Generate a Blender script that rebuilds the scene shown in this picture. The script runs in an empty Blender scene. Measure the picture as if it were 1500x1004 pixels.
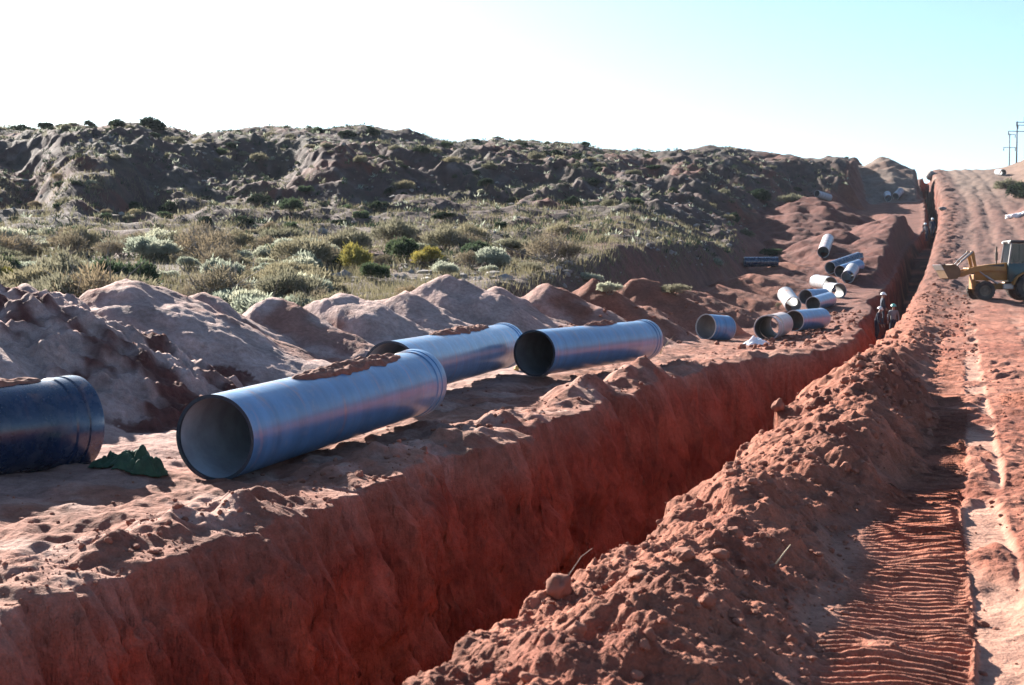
import bpy, bmesh, math, random
import numpy as np
from mathutils import Vector, Matrix

SC = bpy.context.scene
COL = SC.collection
R = math.radians
CAMZ = 2.3
F = 2000.0                      # focal length in photo pixels (1500 wide)
PITCH = math.atan(102.0 / F)

# ------------------------------------------------------------------ noise
def _hash(ix, iy, seed):
    h = (ix.astype(np.int64) * 374761393 + iy.astype(np.int64) * 668265263 + seed * 974634541) & 0xFFFFFFFF
    h = ((h ^ (h >> 13)) * 1274126177) & 0xFFFFFFFF
    h = ((h ^ (h >> 16)) * 2246822519) & 0xFFFFFFFF
    return (h ^ (h >> 15)) & 0xFFFFFFFF
def rnd01(ix, iy, seed): return _hash(ix, iy, seed) / 4294967295.0
def perlin(x, y, seed=0):
    xf = np.floor(x); yf = np.floor(y)
    ix = xf.astype(np.int64); iy = yf.astype(np.int64)
    fx = x - xf; fy = y - yf
    u = fx * fx * fx * (fx * (fx * 6 - 15) + 10); v = fy * fy * fy * (fy * (fy * 6 - 15) + 10)
    def g(dx, dy):
        a = rnd01(ix + dx, iy + dy, seed) * (2 * math.pi)
        return np.cos(a) * (fx - dx) + np.sin(a) * (fy - dy)
    n0 = g(0, 0) * (1 - u) + g(1, 0) * u
    n1 = g(0, 1) * (1 - u) + g(1, 1) * u
    return (n0 * (1 - v) + n1 * v) * 1.5
def fbm(x, y, seed=0, oct=4, gain=.5, lac=2.03):
    s = 0.0; a = 1.0
    for k in range(oct):
        s = s + a * perlin(x, y, seed + k * 17); a *= gain
        x = x * lac + 13.7; y = y * lac - 7.1
    return s
def ridged(x, y, seed=0, oct=4, gain=.5):
    s = 0.0; a = 1.0
    for k in range(oct):
        s = s + a * (1 - 2 * np.abs(perlin(x, y, seed + k * 17))); a *= gain
        x = x * 2.03 + 13.7; y = y * 2.03 - 7.1
    return s
def worley(x, y, seed=0):
    xf = np.floor(x).astype(np.int64); yf = np.floor(y).astype(np.int64)
    d = np.full(np.shape(x), 9.0)
    for dx in (-1, 0, 1):
        for dy in (-1, 0, 1):
            cx = xf + dx; cy = yf + dy
            qx = cx + rnd01(cx, cy, seed) - x; qy = cy + rnd01(cx, cy, seed + 5) - y
            d = np.minimum(d, qx * qx + qy * qy)
    return np.sqrt(d)
def sm(a, b, x):
    t = np.clip((x - a) / (b - a), 0, 1)
    return t * t * (3 - 2 * t)
def lerp(a, b, t): return a + (b - a) * t
def zat(py, Y):                 # height that shows at photo row py when Y metres away
    return CAMZ + Y * math.tan(math.atan((502.0 - py) / F) - PITCH)

# ------------------------------------------------------------------ ground shape
UX, UY = 0.3134, 0.9496         # direction of the trench
OX = -6.4                       # left rim of the trench passes through (OX, 0)
def st(x, y): return UX * (x - OX) + UY * y, UY * (x - OX) - UX * y
def xy(s, t): return OX + s * UX + t * UY, s * UY - t * UX

SIL_X = np.array([-900, -200, 0, 70, 150, 205, 250, 290, 340, 420, 480, 540, 600, 640, 660, 720, 800, 850, 900, 930, 1000, 1080, 1150, 1200, 1260, 1300, 1345, 1420, 1450, 1500, 1700, 2400], float)
SIL_Y = np.array([190, 186, 188, 189, 187, 181, 189, 199, 194, 189, 194, 191, 197, 207, 212, 210, 213, 215, 222, 225, 221, 219, 230, 235, 238, 240, 256, 252, 245, 243, 235, 225], float)
RIDGE_X = np.array([-900, 0, 60, 130, 200, 285, 390, 480, 590, 700, 800, 915, 1030, 1190, 1260, 1350, 1700], float)
RIDGE_Y = np.array([160, 160, 150, 165, 152, 178, 150, 170, 150, 185, 168, 205, 175, 232, 235, 250, 250], float)

# spoil heaps beside the pipes: photo column, crest row, sideways offset, radius
HEAPS = [(-140, 425, -9.4, 3.4), (20, 424, -9.6, 3.0), (185, 408, -9.6, 4.0), (300, 432, -9.4, 2.6), (395, 441, -9.0, 3.0), (500, 434, -8.8, 3.2),
         (585, 430, -8.6, 3.2), (652, 406, -8.2, 3.6), (722, 424, -7.8, 3.2), (800, 417, -7.4, 3.4), (868, 412, -7.2, 3.4),
         (940, 407, -7.0, 3.6), (1003, 424, -6.8, 3.6), (1050, 418, -7.0, 4.0), (1100, 400, -6.8, 4.2), (1150, 384, -7.2, 4.5)]
def heap_pts():
    out = []
    for px, py, t, r in HEAPS:
        a = (px - 750) / F
        # point on the line of that offset seen at column px
        # x = a*y ; t = UY*(x-OX)-UX*y
        y = (t + UY * OX) / (UY * a - UX)
        out.append((a * y, y, zat(py, y), r))
    return out
HP = heap_pts()

YP = np.array([-60, 0, 40, 55, 62, 75, 90, 108, 120, 150, 180, 210, 250, 330, 3000], float)
ZB = np.array([0, 0, -.1, -.3, -.3, .15, .9, 2.0, 3.6, 7.0, 11, 14.4, 19.5, 18, 16], float)
ZR = np.array([-.05, -.05, 0, .25, .5, 1.1, 2.0, 3.7, 5.0, 8.2, 12.6, 17, 21, 19.5, 16], float)

def trench_edges(S, yp):
    tl = 1.9 * sm(32, 42, yp) - 1.0 * sm(74, 86, yp) * (1 - sm(125, 150, yp)) + .45 * np.exp(-((yp - 47) / 7) ** 2) - .55 * sm(58, 64, yp) * (1 - sm(82, 90, yp))
    tr = 3.6 - .45 * (1 - sm(6.5, 12, yp))
    flute = .17 * perlin(S * 1.7, 0 * S, 31) + .09 * perlin(S * 4.3, 0 * S, 32) + .05 * perlin(S * 9.7, 0 * S, 36)
    big = .30 * perlin(S * .42, 0 * S + 3.3, 33)
    notch = .85 * np.exp(-((S - 20.9) / .62) ** 4) + .40 * np.exp(-((S - 15.2) / .16) ** 2) + .35 * np.exp(-((S - 26.2) / .2) ** 2)   # slots washed back into the wall
    tl = tl + (flute + big) * (1 - .5 * sm(40, 60, yp)) - notch - .28 * np.exp(-((S - 19.2) / 1.2) ** 2) * -1
    tr = tr + .22 * perlin(S * .5, 0 * S + 8.1, 34) + .12 * perlin(S * 1.7, 0 * S + 1.1, 35)
    return tl, tr

def ridge_dist(px):
    px = np.asarray(px, float)
    b = np.interp(px, [-900, 0, 500, 800, 1000, 1150, 1260, 1350, 1700], [150, 150, 158, 168, 185, 215, 235, 250, 250])
    e = 1 - sm(1150, 1300, px)
    return b + e * (9 * perlin(px / 150., 0 * px + .37, 95) + 6 * 0 * perlin(px / 95., 0 * px + 5.37, 96))
def terrain(x, y, full=False):
    x = np.asarray(x, float); y = np.asarray(y, float)
    S, T0 = st(x, y)
    yp = S * .95 - .8
    T = T0 + 3.2 * sm(150, 250, yp)
    r = np.hypot(x, y)
    px = 750 + F * np.tan(np.clip(np.arctan2(x, y), -.75, .65))
    tl, tr = trench_edges(S, yp)
    near = 1 - sm(35, 90, r)
    # --- bench on the left of the trench, road on the right
    zb = np.interp(yp, YP, ZB); zr = np.interp(yp, YP, ZR)
    z = lerp(zb, zr, sm(1.2, 4.4, T))
    n1 = fbm(x * .55, y * .55, 1, 4)
    z = z + .05 * n1
    # trodden sand on the bench: soft hollows
    hol = np.clip(.55 - worley(x * 1.9 + .3 * n1, y * 1.5, 7), 0, 1)
    bench = sm(-5.5, -3.5, T) * (1 - sm(-.4, .3, T))
    z = z - .20 * hol * bench * near * (.5 + .5 * sm(-.3, .4, fbm(x * .3, y * .3, 9, 2))) + bench * near * .045 * fbm(x * 2.6, y * 2.6, 4, 3)
    # crumbled lip along the left rim
    lip = np.exp(-((T - (tl - .55)) / .5) ** 2) * (.06 + .15 * np.clip(.5 + perlin(S * .35, 0 * S, 41), 0, 1)) * (1 - sm(45, 120, yp))
    lip = lip * (1 + .8 * fbm(x * 1.7, y * 1.7, 43, 3))
    z = z + lip + .42 * np.exp(-((S - 30.2) / 1.3) ** 2 - ((T + .35) / .55) ** 2) + .25 * np.exp(-((S - 26.5) / 1.0) ** 2 - ((T + .6) / .5) ** 2)
    # --- thrown-up ridge between trench and road
    hb = np.interp(yp, [-20, 4, 6.5, 9, 13, 16, 19, 23, 27, 31, 37, 60, 140], [.2, .25, .34, .48, .60, .70, .66, .95, .75, .5, .36, .2, .05])
    hb = hb * (1 + .42 * perlin(S * .55, 0 * S + 5.5, 51) + .20 * perlin(S * 1.6, 0 * S, 52))
    crest = 4.45 + .34 * perlin(S * .45, 0 * S + 9.9, 53) + .10 * perlin(S * 1.9, 0 * S + 9.9, 49) + np.interp(yp, [8, 14, 17, 23, 30], [0, .05, .35, .45, .1])
    wl = np.maximum(crest - tr - .05, .3); wr = .78 + .2 * perlin(S * .7, 0 * S + 2.2, 54)
    d = T - crest
    prof = np.where(d < 0, np.clip(1 + d / (wl * 1.35), 0, 1) ** .8, np.clip(1 - d / wr, 0, 1))
    prof = np.where(prof > .8, .8 + (prof - .8) * (1 - .5 * (prof - .8) / .2), prof)
    cw = fbm(x * 4, y * 4, 56, 3) * .25
    clod = np.clip(.6 - worley(x * 2.3 + cw, y * 2.3 - cw, 57), 0, 1) * (.5 + perlin(x * .9, y * .9, 55)) + .55 * np.clip(.5 - worley(x * 6.3 + cw * 2, y * 6.3, 58), 0, 1) * np.clip(.3 + 1.4 * perlin(x * 1.3, y * 1.3, 50), 0, 1)
    ridge = hb * prof
    z = z + ridge + sm(.05, .3, prof) * near * (.16 * clod - .05 + .085 * fbm(x * 2.0, y * 2.0, 59, 5, .58))
    # --- road surface
    road = sm(5.15, 5.5, T) * (1 - sm(13, 16, T))
    zf = .05 * fbm(x * 1.3, y * 1.3, 61, 5, .6) + .035 * (1 - near) * fbm(x * .7, y * .7, 63, 2)
    lump = .05 * np.clip(.6 - worley(x * 3.6, y * 3.6, 62), 0, 1)
    wob = .08 * perlin(S * .22, 0 * S, 64)
    tt = T + wob
    packed = sm(6.14, 6.18, tt) * (1 - sm(6.5, 6.58, tt)) + sm(7.9, 8.0, tt) * (1 - sm(8.4, 8.55, tt)) + sm(9.9, 10.0, tt) * (1 - sm(10.6, 10.8, tt))
    packed = np.clip(packed, 0, 1) * sm(-.35, .1, fbm(S * .5, T * 2, 66, 2))
    bar = sm(5.15, 5.35, tt) * (1 - sm(6.10, 6.15, tt)) * sm(-.8, -.45, perlin(S * .6, tt * 1.5, 67))
    ph = S / .118 + 2.6 * (tt - 5.85) ** 2 + .10 * fbm(x * 1.6, y * 1.6, 68, 2)
    tread = np.clip(np.sin(2 * math.pi * ph) * 1.4, -1, 1)
    bar2 = sm(8.9, 9.0, tt) * (1 - sm(9.45, 9.55, tt)) + sm(6.75, 6.8, tt) * (1 - sm(7.2, 7.3, tt)) * sm(.0, .3, perlin(S * .3, 0 * S, 69))
    tread2 = np.clip(np.sin(2 * math.pi * (S / .2 + 2.2 * (tt - 9))) * 1.4, -1, 1)
    z = z + road * near * ((1 - .9 * packed) * (zf * (1 - .7 * bar) + lump * (1 - .85 * bar)) + bar * (.058 * tread * np.clip(.75 + .3 * n1 + .5 * perlin(x * 1.1, y * 1.1, 65), .2, 1.2) - .045) + bar2 * .04 * tread2 - .05 * packed)
    edge = np.exp(-((tt - 6.145) / .02) ** 2) * 1.6 + .6 * np.exp(-((tt - 6.62) / .05) ** 2)
    z = z + road * near * (.03 * edge * (perlin(S * .8, 0 * S + 4, 70) - .5))
    # wheel ruts on the far road and ramp
    far = sm(55, 90, r)
    rut = np.exp(-((T - 6.6) / .5) ** 2) + np.exp(-((T - 8.6) / .45) ** 2) + np.exp(-((T - 10.6) / .5) ** 2)
    z = z + road * far * (-.10 * rut + 0.14 * fbm(T * .7, S * .10, 71, 5, .6))
    # rough spoil at the foot of the road bank on the far slope
    z = z + far * sm(3.4, 3.8, T) * (1 - sm(5, 6, T)) * (.05 + .22 * fbm(x * .5, y * .5, 72, 5, .62))
    # --- right-hand bank
    bank = sm(13.5, 22, T)
    zbank = np.interp(px, SIL_X, SIL_Y)
    hr = CAMZ + r * np.tan(np.arctan((502 - zbank) / F) - PITCH)
    bk = bank * sm(95, 245, yp)
    z = z + bk * np.maximum(0, np.minimum(hr - z, 6.5)) + bank * .5 * fbm(x * .22, y * .22, 81, 4)
    z = z + 2.6 * np.exp(-((T - 14.5) / 2.5) ** 2 - ((yp - 150) / 5) ** 2)
    # --- hills on the left
    ys = np.interp(px, SIL_X, SIL_Y)
    Yr = ridge_dist(px)
    cosa = np.maximum(np.cos(np.arctan2(x, y)), .3)
    Y = r * cosa
    zs = CAMZ + Yr * np.tan(np.arctan((502 - ys) / F) - PITCH)
    low = np.interp(Y, [0, 25, 45, 60, 80, 110, 135, 200], [.3, .4, 1.2, 2.4, 4.1, 6.6, 8.8, 13])
    low = lerp(low, np.interp(Y, YP, ZB) + .8, sm(880, 1170, px))
    foot = Yr - np.maximum(26, 50 + 13 * perlin(px / 170., 0 * px + 2.2, 97) + 8 * perlin(px / 70., y * .04, 98)) * np.interp(px, [900, 1250], [1, 1.5])
    k = np.clip((Y - foot) / (Yr - foot), 0, 1)
    k = np.sin(k * math.pi / 2) ** 1.1
    e0 = (low - CAMZ) / np.maximum(Y, 5); e1 = (zs - CAMZ) / Yr
    zh = CAMZ + Y * (e0 * (1 - k) + e1 * k)
    zh = np.where(Y < 12, low, zh)
    zh = np.where(Y > Yr, zs - np.minimum((Y - Yr) * .06, 5) - np.clip((Y - Yr) / 400, 0, 1) * 4, zh)
    mid = np.clip(4 * k * (1 - k), 0, 1)
    gul = ridged(x * .055 + .02 * y, y * .022, 91, 4)
    zh = zh + mid * (.9 * gul - .8 + 1.5 * np.clip(fbm(x * .042, y * .034, 86, 3), -2, .35)) + sm(70, 110, Y) * (1 - k) * 1.0 * (ridged(x * .05, y * .07, 99, 4) - .3) + sm(95, 130, Y) * (.55 * ridged(x * .16, y * .10, 87, 4, .6) - .3 + .22 * fbm(x * .8, y * .5, 88, 3)) * (1 - .75 * sm(.8, 1, k)) + (.25 + .35 * sm(50, 110, Y)) * fbm(x * .09, y * .09, 93, 4) + (.10 + .25 * sm(70, 140, Y)) * fbm(x * .45, y * .45, 94, 3) * (1 - .4 * k)
    wh = 1 - np.where(yp > 175, sm(-8.5, -5.0, T), sm(-11.5 - 5.5 * sm(100, 130, yp) * (1 - sm(150, 175, yp)), -8.5 + 3 * sm(150, 175, yp), T))
    wh = wh * (1 - sm(2, 8, T))
    z = lerp(z, np.maximum(zh, z * 0 - 1), wh)
    # --- spoil heaps, left
    hz = np.full(np.shape(x), -50.0)
    wx = x + .35 * fbm(x * .5, y * .5, 101, 3); wy = y + .35 * fbm(x * .5, y * .5, 102, 3)
    for hx, hy, hh, hr_ in HP:
        dx = wx - hx; dy = wy - hy
        ds = UX * dx + UY * dy; dt = UY * dx - UX * dy
        g0 = np.interp(hy, YP, ZB)
        dd = np.sqrt((ds * 1.05) ** 2 + (dt * np.where(dt > 0, .82, 1.0)) ** 2 + .06) - .24
        c = hh - (hh - g0) / hr_ * dd
        hz = np.where(hz > c, hz + .0, c) + 0
    ber = .65 * np.exp(-((T + np.interp(yp, [15, 25, 48], [9.6, 9.3, 7.2])) / 1.7) ** 2) * sm(6, 14, yp) * (1 - sm(95, 125, yp)) * 1.05 + zb
    hz = np.maximum(hz, ber)
    hz = hz + sm(-1, .3, hz - z) * (.09 * fbm(x * .8, y * .8, 103, 5, .55) + .045 * ridged(S * .9, T * .25, 104, 3))
    kk = .35
    hmix = np.clip(.5 + .5 * (hz - z) / kk, 0, 1)
    z2 = lerp(z, hz, hmix) + kk * hmix * (1 - hmix) * .5
    heapw = hmix * (1 - sm(-3.2, -2.6, T))
    z = lerp(z, z2, 1 - sm(-3.0, -2.2, T))
    # red clod heap at the far left and big red heaps beside the far trench
    def cone(cx, cy, top, slope, rough, seed, ex=1.0, amp=.6):
        dx = x - cx; dy = y - cy
        ds = UX * dx + UY * dy; dt = UY * dx - UX * dy
        q = np.sqrt((ds * ex) ** 2 + dt ** 2 + .5) - .7
        return top - slope * q + rough * fbm(x * amp, y * amp, seed, 4)
    reds = np.maximum(cone(32.5, 150, 10.6, .42, .45, 111, .6, .3), cone(38.5, 138, 8.0, .45, .4, 112, .35, .3))
    reds = np.maximum(reds, cone(28.8, 122, 6.0, .45, .4, 113, .6, .3))
    clodheap = cone(-8.2, 22.6, 2.0, .60, .20, 114, .8, 1.9)
    grey = np.maximum(cone(58.4, 215, zat(231, 215), .52, .5, 115, .7, .25), cone(54, 222, zat(236, 222), .45, .5, 116, .6, .25))
    hm = np.maximum(np.maximum(reds, clodheap), grey)
    w3 = (hm > z) * (1 - sm(tl - 1.1, tl - .2, T))
    redw = (reds > z - .3) * (1 - sm(tl - 1, tl - .2, T)); clodw = (clodheap > z - .1) * 1.0; greyw = (grey > z - .3) * 1.0
    z = np.where(w3 > 0, lerp(z, hm, w3), z)
    # --- the trench itself
    wwall = np.interp(yp, [0, 30, 45, 70, 200], [.85, .8, .6, .5, .5]) * (1 + .3 * perlin(S * .7, 0 * S, 37))
    dep = np.interp(yp, [-30, 40, 50, 60, 84, 92, 122, 130, 142, 150, 240, 262], [3.4, 3.4, 3.0, 2.2, 2.2, 3.2, 3.0, 1.3, 1.3, 3.0, 3.0, .5])
    cl = np.clip((T - tl) / wwall, 0, 1); cr = np.clip((tr - T) / .5, 0, 1)
    bev = .26 + .16 * perlin(S * .9, 0 * S + 2.7, 38)
    cl = np.where(cl < bev, .15 * (cl / bev) ** 1.15, .15 + .85 * (cl - bev) / (1 - bev))
    c = np.minimum(cl, cr)
    c = c * (yp > -45) * (1 - sm(258, 264, yp))
    z = z + sm(.0, .06, c) * (1 - sm(.25, .45, c)) * near * (.16 * fbm(x * 1.9, y * 1.9, 39, 5, .6) - .16 * np.clip(.5 - worley(x * 2.2, y * 2.2, 40), 0, 1))
    z = lerp(z, np.minimum(zb, z) - dep + .10 * n1, c)
    if not full:
        return z
    return z, dict(S=S, T=T, yp=yp, px=px, r=r, tl=tl, tr=tr, c=c, k=k, mid=mid, wh=wh, heap=heapw, redw=redw, clodw=clodw, greyw=greyw,
                   prof=prof, road=road, packed=packed, bar=bar, n1=n1, near=near, far=far, bank=bank, rut=rut, Y=Y, clod=clod, bench=bench)

def gz(x, y): return float(terrain(np.array([x]), np.array([y]))[0])
def ray(px, py):
    vx = (px - 750) / F; vy = (502 - py) / F
    c, s = math.cos(PITCH), math.sin(PITCH)
    return Vector((vx, c + vy * s, vy * c - s))     # forward is +Y
def hit(px, py, d0=4.0, d1=400.0):
    """where the line of sight through a photo pixel meets the ground"""
    v = ray(px, py); v = v / v.y
    d = np.exp(np.linspace(math.log(d0), math.log(d1), 2200))
    zz = terrain(v.x * d, d)
    below = np.nonzero(zz > CAMZ + v.z * d)[0]
    i = below[0] if len(below) else len(d) - 1
    return Vector((v.x * d[i], d[i], float(zz[i])))

# ------------------------------------------------------------------ materials
def nmat(name):
    m = bpy.data.materials.new(name); m.use_nodes = True
    nt = m.node_tree; nt.nodes.clear()
    out = nt.nodes.new('ShaderNodeOutputMaterial')
    b = nt.nodes.new('ShaderNodeBsdfPrincipled'); nt.links.new(b.outputs[0], out.inputs[0])
    return m, nt, b, out
def nd(nt, t, **kw):
    n = nt.nodes.new(t)
    for k, v in kw.items():
        if k in n.inputs: n.inputs[k].default_value = v
        else: setattr(n, k, v)
    return n
def noise(nt, scale, detail=4, rough=.55, vec=None):
    n = nd(nt, 'ShaderNodeTexNoise'); n.inputs['Scale'].default_value = scale
    n.inputs['Detail'].default_value = detail; n.inputs['Roughness'].default_value = rough
    if vec is not None: nt.links.new(vec, n.inputs['Vector'])
    return n
def ramp(nt, src, stops):
    r = nd(nt, 'ShaderNodeValToRGB'); e = r.color_ramp.elements
    while len(e) < len(stops): e.new(.5)
    for el, (p, c) in zip(e, stops):
        el.position = p; el.color = (*c, 1) if len(c) == 3 else c
    nt.links.new(src, r.inputs[0]); return r
def mixc(nt, a, b, f, mode='MIX'):
    m = nd(nt, 'ShaderNodeMix', data_type='RGBA', blend_type=mode)
    for s, v in ((m.inputs[6], a), (m.inputs[7], b)):
        if isinstance(v, tuple): s.default_value = (*v, 1)
        else: nt.links.new(v, s)
    if isinstance(f, (int, float)): m.inputs[0].default_value = f
    else: nt.links.new(f, m.inputs[0])
    return m.outputs[2]
def g3(v): return (v, v, v)

def soil_material():
    m, nt, b, out = nmat('soil')
    at = nd(nt, 'ShaderNodeAttribute', attribute_name='soil')
    geo = nd(nt, 'ShaderNodeNewGeometry'); P = geo.outputs['Position']
    n5 = noise(nt, 3.2, 5, .65, P); n1 = noise(nt, 1.1, 6, .6, P); n2 = noise(nt, 9, 6, .65, P); n3 = noise(nt, 60, 3, .6, P)
    c = mixc(nt, at.outputs['Color'], ramp(nt, n1.outputs[0], [(.3, g3(.62)), (.7, g3(1.22))]).outputs[0], 1, 'MULTIPLY')
    c = mixc(nt, c, ramp(nt, n2.outputs[0], [(.3, (.72, .68, .66)), (.68, (1.2, 1.2, 1.22))]).outputs[0], 1, 'MULTIPLY')
    c = mixc(nt, c, ramp(nt, n3.outputs[0], [(.35, g3(.8)), (.65, g3(1.15))]).outputs[0], .8, 'MULTIPLY')
    nt.links.new(c, b.inputs['Base Color'])
    b.inputs['Roughness'].default_value = .95; b.inputs['Specular IOR Level'].default_value = .2
    bu = nd(nt, 'ShaderNodeBump'); bu.inputs['Strength'].default_value = .8; bu.inputs['Distance'].default_value = .035
    nt.links.new(n2.outputs[0], bu.inputs['Height'])
    bu0 = nd(nt, 'ShaderNodeBump'); bu0.inputs['Strength'].default_value = .7; bu0.inputs['Distance'].default_value = .10
    nt.links.new(n5.outputs[0], bu0.inputs['Height']); nt.links.new(bu0.outputs[0], bu.inputs['Normal'])
    bu2 = nd(nt, 'ShaderNodeBump'); bu2.inputs['Strength'].default_value = .7; bu2.inputs['Distance'].default_value = .008
    nt.links.new(n3.outputs[0], bu2.inputs['Height']); nt.links.new(bu.outputs[0], bu2.inputs['Normal'])
    mp = nd(nt, 'ShaderNodeMapping'); mp.inputs['Scale'].default_value = (6, 6, 1.0); nt.links.new(P, mp.inputs[0])
    n4 = noise(nt, 1.0, 5, .65, mp.outputs[0])
    sx = nd(nt, 'ShaderNodeSeparateXYZ'); nt.links.new(geo.outputs['True Normal'], sx.inputs[0])
    st_ = ramp(nt, sx.outputs[2], [(.25, g3(.9)), (.6, g3(0))])
    bu3 = nd(nt, 'ShaderNodeBump'); bu3.inputs['Distance'].default_value = .16
    nt.links.new(n4.outputs[0], bu3.inputs['Height']); nt.links.new(st_.outputs[0], bu3.inputs['Strength']); nt.links.new(bu2.outputs[0], bu3.inputs['Normal'])
    nt.links.new(bu3.outputs[0], b.inputs['Normal'])
    return m
def plain(name, col, rough=.6, metal=0., var=.18, scale=6., bump=0., spec=.5, dust=None, dust_amt=.5):
    m, nt, b, out = nmat(name)
    tc = nd(nt, 'ShaderNodeTexCoord'); P = tc.outputs['Object']
    n = noise(nt, scale, 5, .6, P)
    c = mixc(nt, tuple(col), ramp(nt, n.outputs[0], [(.3, g3(1 - var)), (.7, g3(1 + var))]).outputs[0], 1, 'MULTIPLY')
    if dust:
        n2 = noise(nt, scale * .6, 6, .65, P)
        c = mixc(nt, c, dust, ramp(nt, n2.outputs[0], [(.5 - dust_amt * .25, g3(0)), (.75, g3(dust_amt))]).outputs[0])
    nt.links.new(c, b.inputs['Base Color'])
    b.inputs['Roughness'].default_value = rough; b.inputs['Metallic'].default_value = metal
    b.inputs['Specular IOR Level'].default_value = spec
    if bump:
        bu = nd(nt, 'ShaderNodeBump'); bu.inputs['Strength'].default_value = .6; bu.inputs['Distance'].default_value = bump
        nt.links.new(n.outputs[0], bu.inputs['Height']); nt.links.new(bu.outputs[0], b.inputs['Normal'])
    return m
def pipe_material(name, col, rough, stain=.5, dust=.4):
    """coated pipe: streaks run round the barrel (local x is the axis)"""
    m, nt, b, out = nmat(name)
    tc = nd(nt, 'ShaderNodeTexCoord')
    mp = nd(nt, 'ShaderNodeMapping'); mp.inputs['Scale'].default_value = (2.6, .35, .35)
    nt.links.new(tc.outputs['Object'], mp.inputs[0])
    ns = noise(nt, 1.5, 5, .6, mp.outputs[0])
    mp2 = nd(nt, 'ShaderNodeMapping'); mp2.inputs['Scale'].default_value = (5, .5, .5); mp2.inputs['Location'].default_value = (3, 1, 2)
    nt.links.new(tc.outputs['Object'], mp2.inputs[0])
    nr = noise(nt, 1.1, 3, .5, mp2.outputs[0])
    nf = noise(nt, 7, 6, .7, tc.outputs['Object'])
    c = mixc(nt, tuple(col), ramp(nt, ns.outputs[0], [(.3, g3(.7)), (.7, g3(1.3))]).outputs[0], 1, 'MULTIPLY')
    c = mixc(nt, c, (.50, .18, .09), ramp(nt, nr.outputs[0], [(.60, g3(0)), (.70, g3(stain))]).outputs[0])
    c = mixc(nt, c, (.45, .38, .34), ramp(nt, nf.outputs[0], [(.52, g3(0)), (.8, g3(dust))]).outputs[0])
    sz = nd(nt, 'ShaderNodeSeparateXYZ'); nt.links.new(tc.outputs['Object'], sz.inputs[0])
    top = ramp(nt, sz.outputs[2], [(.30, g3(0)), (.50, g3(1))])
    spk = noise(nt, 3.2, 8, .72, tc.outputs['Object'])
    tm = mixc(nt, top.outputs[0], ramp(nt, spk.outputs[0], [(.52, g3(0)), (.62, g3(1))]).outputs[0], 1, 'MULTIPLY')
    c = mixc(nt, c, (.24, .125, .085), tm)
    nt.links.new(c, b.inputs['Base Color'])
    rr = ramp(nt, nf.outputs[0], [(.3, g3(rough * .8)), (.7, g3(min(1, rough * 1.5)))])
    nt.links.new(rr.outputs[0], b.inputs['Roughness'])
    b.inputs['Coat Weight'].default_value = .45; b.inputs['Coat Roughness'].default_value = .22
    bu = nd(nt, 'ShaderNodeBump'); bu.inputs['Strength'].default_value = .25; bu.inputs['Distance'].default_value = .01
    nt.links.new(nf.outputs[0], bu.inputs['Height']); nt.links.new(bu.outputs[0], b.inputs['Normal'])
    return m
def leaf_material(name, col, col2, transl=.35):
    m, nt, b, out = nmat(name)
    nt.nodes.remove(b)
    tc = nd(nt, 'ShaderNodeTexCoord'); oi = nd(nt, 'ShaderNodeObjectInfo')
    n = noise(nt, 5, 3, .6, tc.outputs['Object'])
    c = mixc(nt, tuple(col), tuple(col2), ramp(nt, n.outputs[0], [(.35, g3(0)), (.65, g3(1))]).outputs[0])
    c = mixc(nt, c, ramp(nt, oi.outputs['Random'], [(0, (.72, .76, .74)), (.5, (1, 1, 1)), (1, (1.2, 1.12, 1.0))]).outputs[0], 1, 'MULTIPLY')
    d = nd(nt, 'ShaderNodeBsdfDiffuse'); t = nd(nt, 'ShaderNodeBsdfTranslucent'); mx = nd(nt, 'ShaderNodeMixShader')
    mx.inputs[0].default_value = transl
    nt.links.new(c, d.inputs[0]); nt.links.new(c, t.inputs[0])
    nt.links.new(d.outputs[0], mx.inputs[1]); nt.links.new(t.outputs[0], mx.inputs[2]); nt.links.new(mx.outputs[0], out.inputs[0])
    return m

M = {}
M['soil'] = soil_material()
M['red_dirt'] = plain('red_dirt', (.20, .095, .068), .95, 0, .35, 9, .02, .2)
M['clod'] = plain('clod', (.24, .10, .066), .95, 0, .3, 5, .01, .2)
M['pipe'] = pipe_material('pipe_coating', (.058, .16, .31), .36)
M['pipe_dark'] = pipe_material('pipe_coating_dark', (.006, .018, .05), .24, .1, .15)
M['pipe_pale'] = pipe_material('pipe_coating_pale', (.25, .27, .30), .65, .6, .9)
M['pipe_dirty'] = pipe_material('pipe_coating_dirty', (.36, .31, .31), .65, .9, .9)
M['lining'] = plain('cement_lining', (.30, .34, .38), .75, 0, .25, 3)
M['lining_dark'] = plain('cement_lining_dark', (.10, .11, .12), .7, 0, .25, 3)
M['steel_dark'] = plain('dark_steel', (.03, .04, .055), .45, .3)
M['cement_rim'] = plain('cement_rim', (.55, .52, .48), .85)
M['yellow'] = plain('machine_yellow', (.30, .135, .022), .55, 0, .2, 4, 0, .4, (.30, .17, .10), .35)
M['bucket'] = plain('bucket_paint', (.12, .07, .03), .7, 0, .3, 4, 0, .3, (.22, .12, .08), .6)
M['black'] = plain('machine_black', (.02, .022, .025), .5, 0, .2, 4, 0, .4, (.2, .13, .1), .3)
M['tyre'] = plain('tyre_rubber', (.022, .022, .024), .85, 0, .3, 4, 0, .3, (.25, .16, .12), .45)
M['rim'] = plain('wheel_rim', (.10, .085, .06), .6, 0, .2, 4, 0, .4, (.28, .18, .13), .6)
M['teal'] = plain('dark_teal_paint', (.006, .036, .042), .3, 0, .2, 3, 0, .5, (.2, .15, .12), .2)
M['steel'] = plain('worn_steel', (.30, .28, .27), .4, .6, .2, 6)
M['white'] = plain('white_paint', (.72, .72, .70), .5)
M['white_cloth'] = plain('white_sack', (.74, .74, .76), .8, 0, .15, 4)
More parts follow.
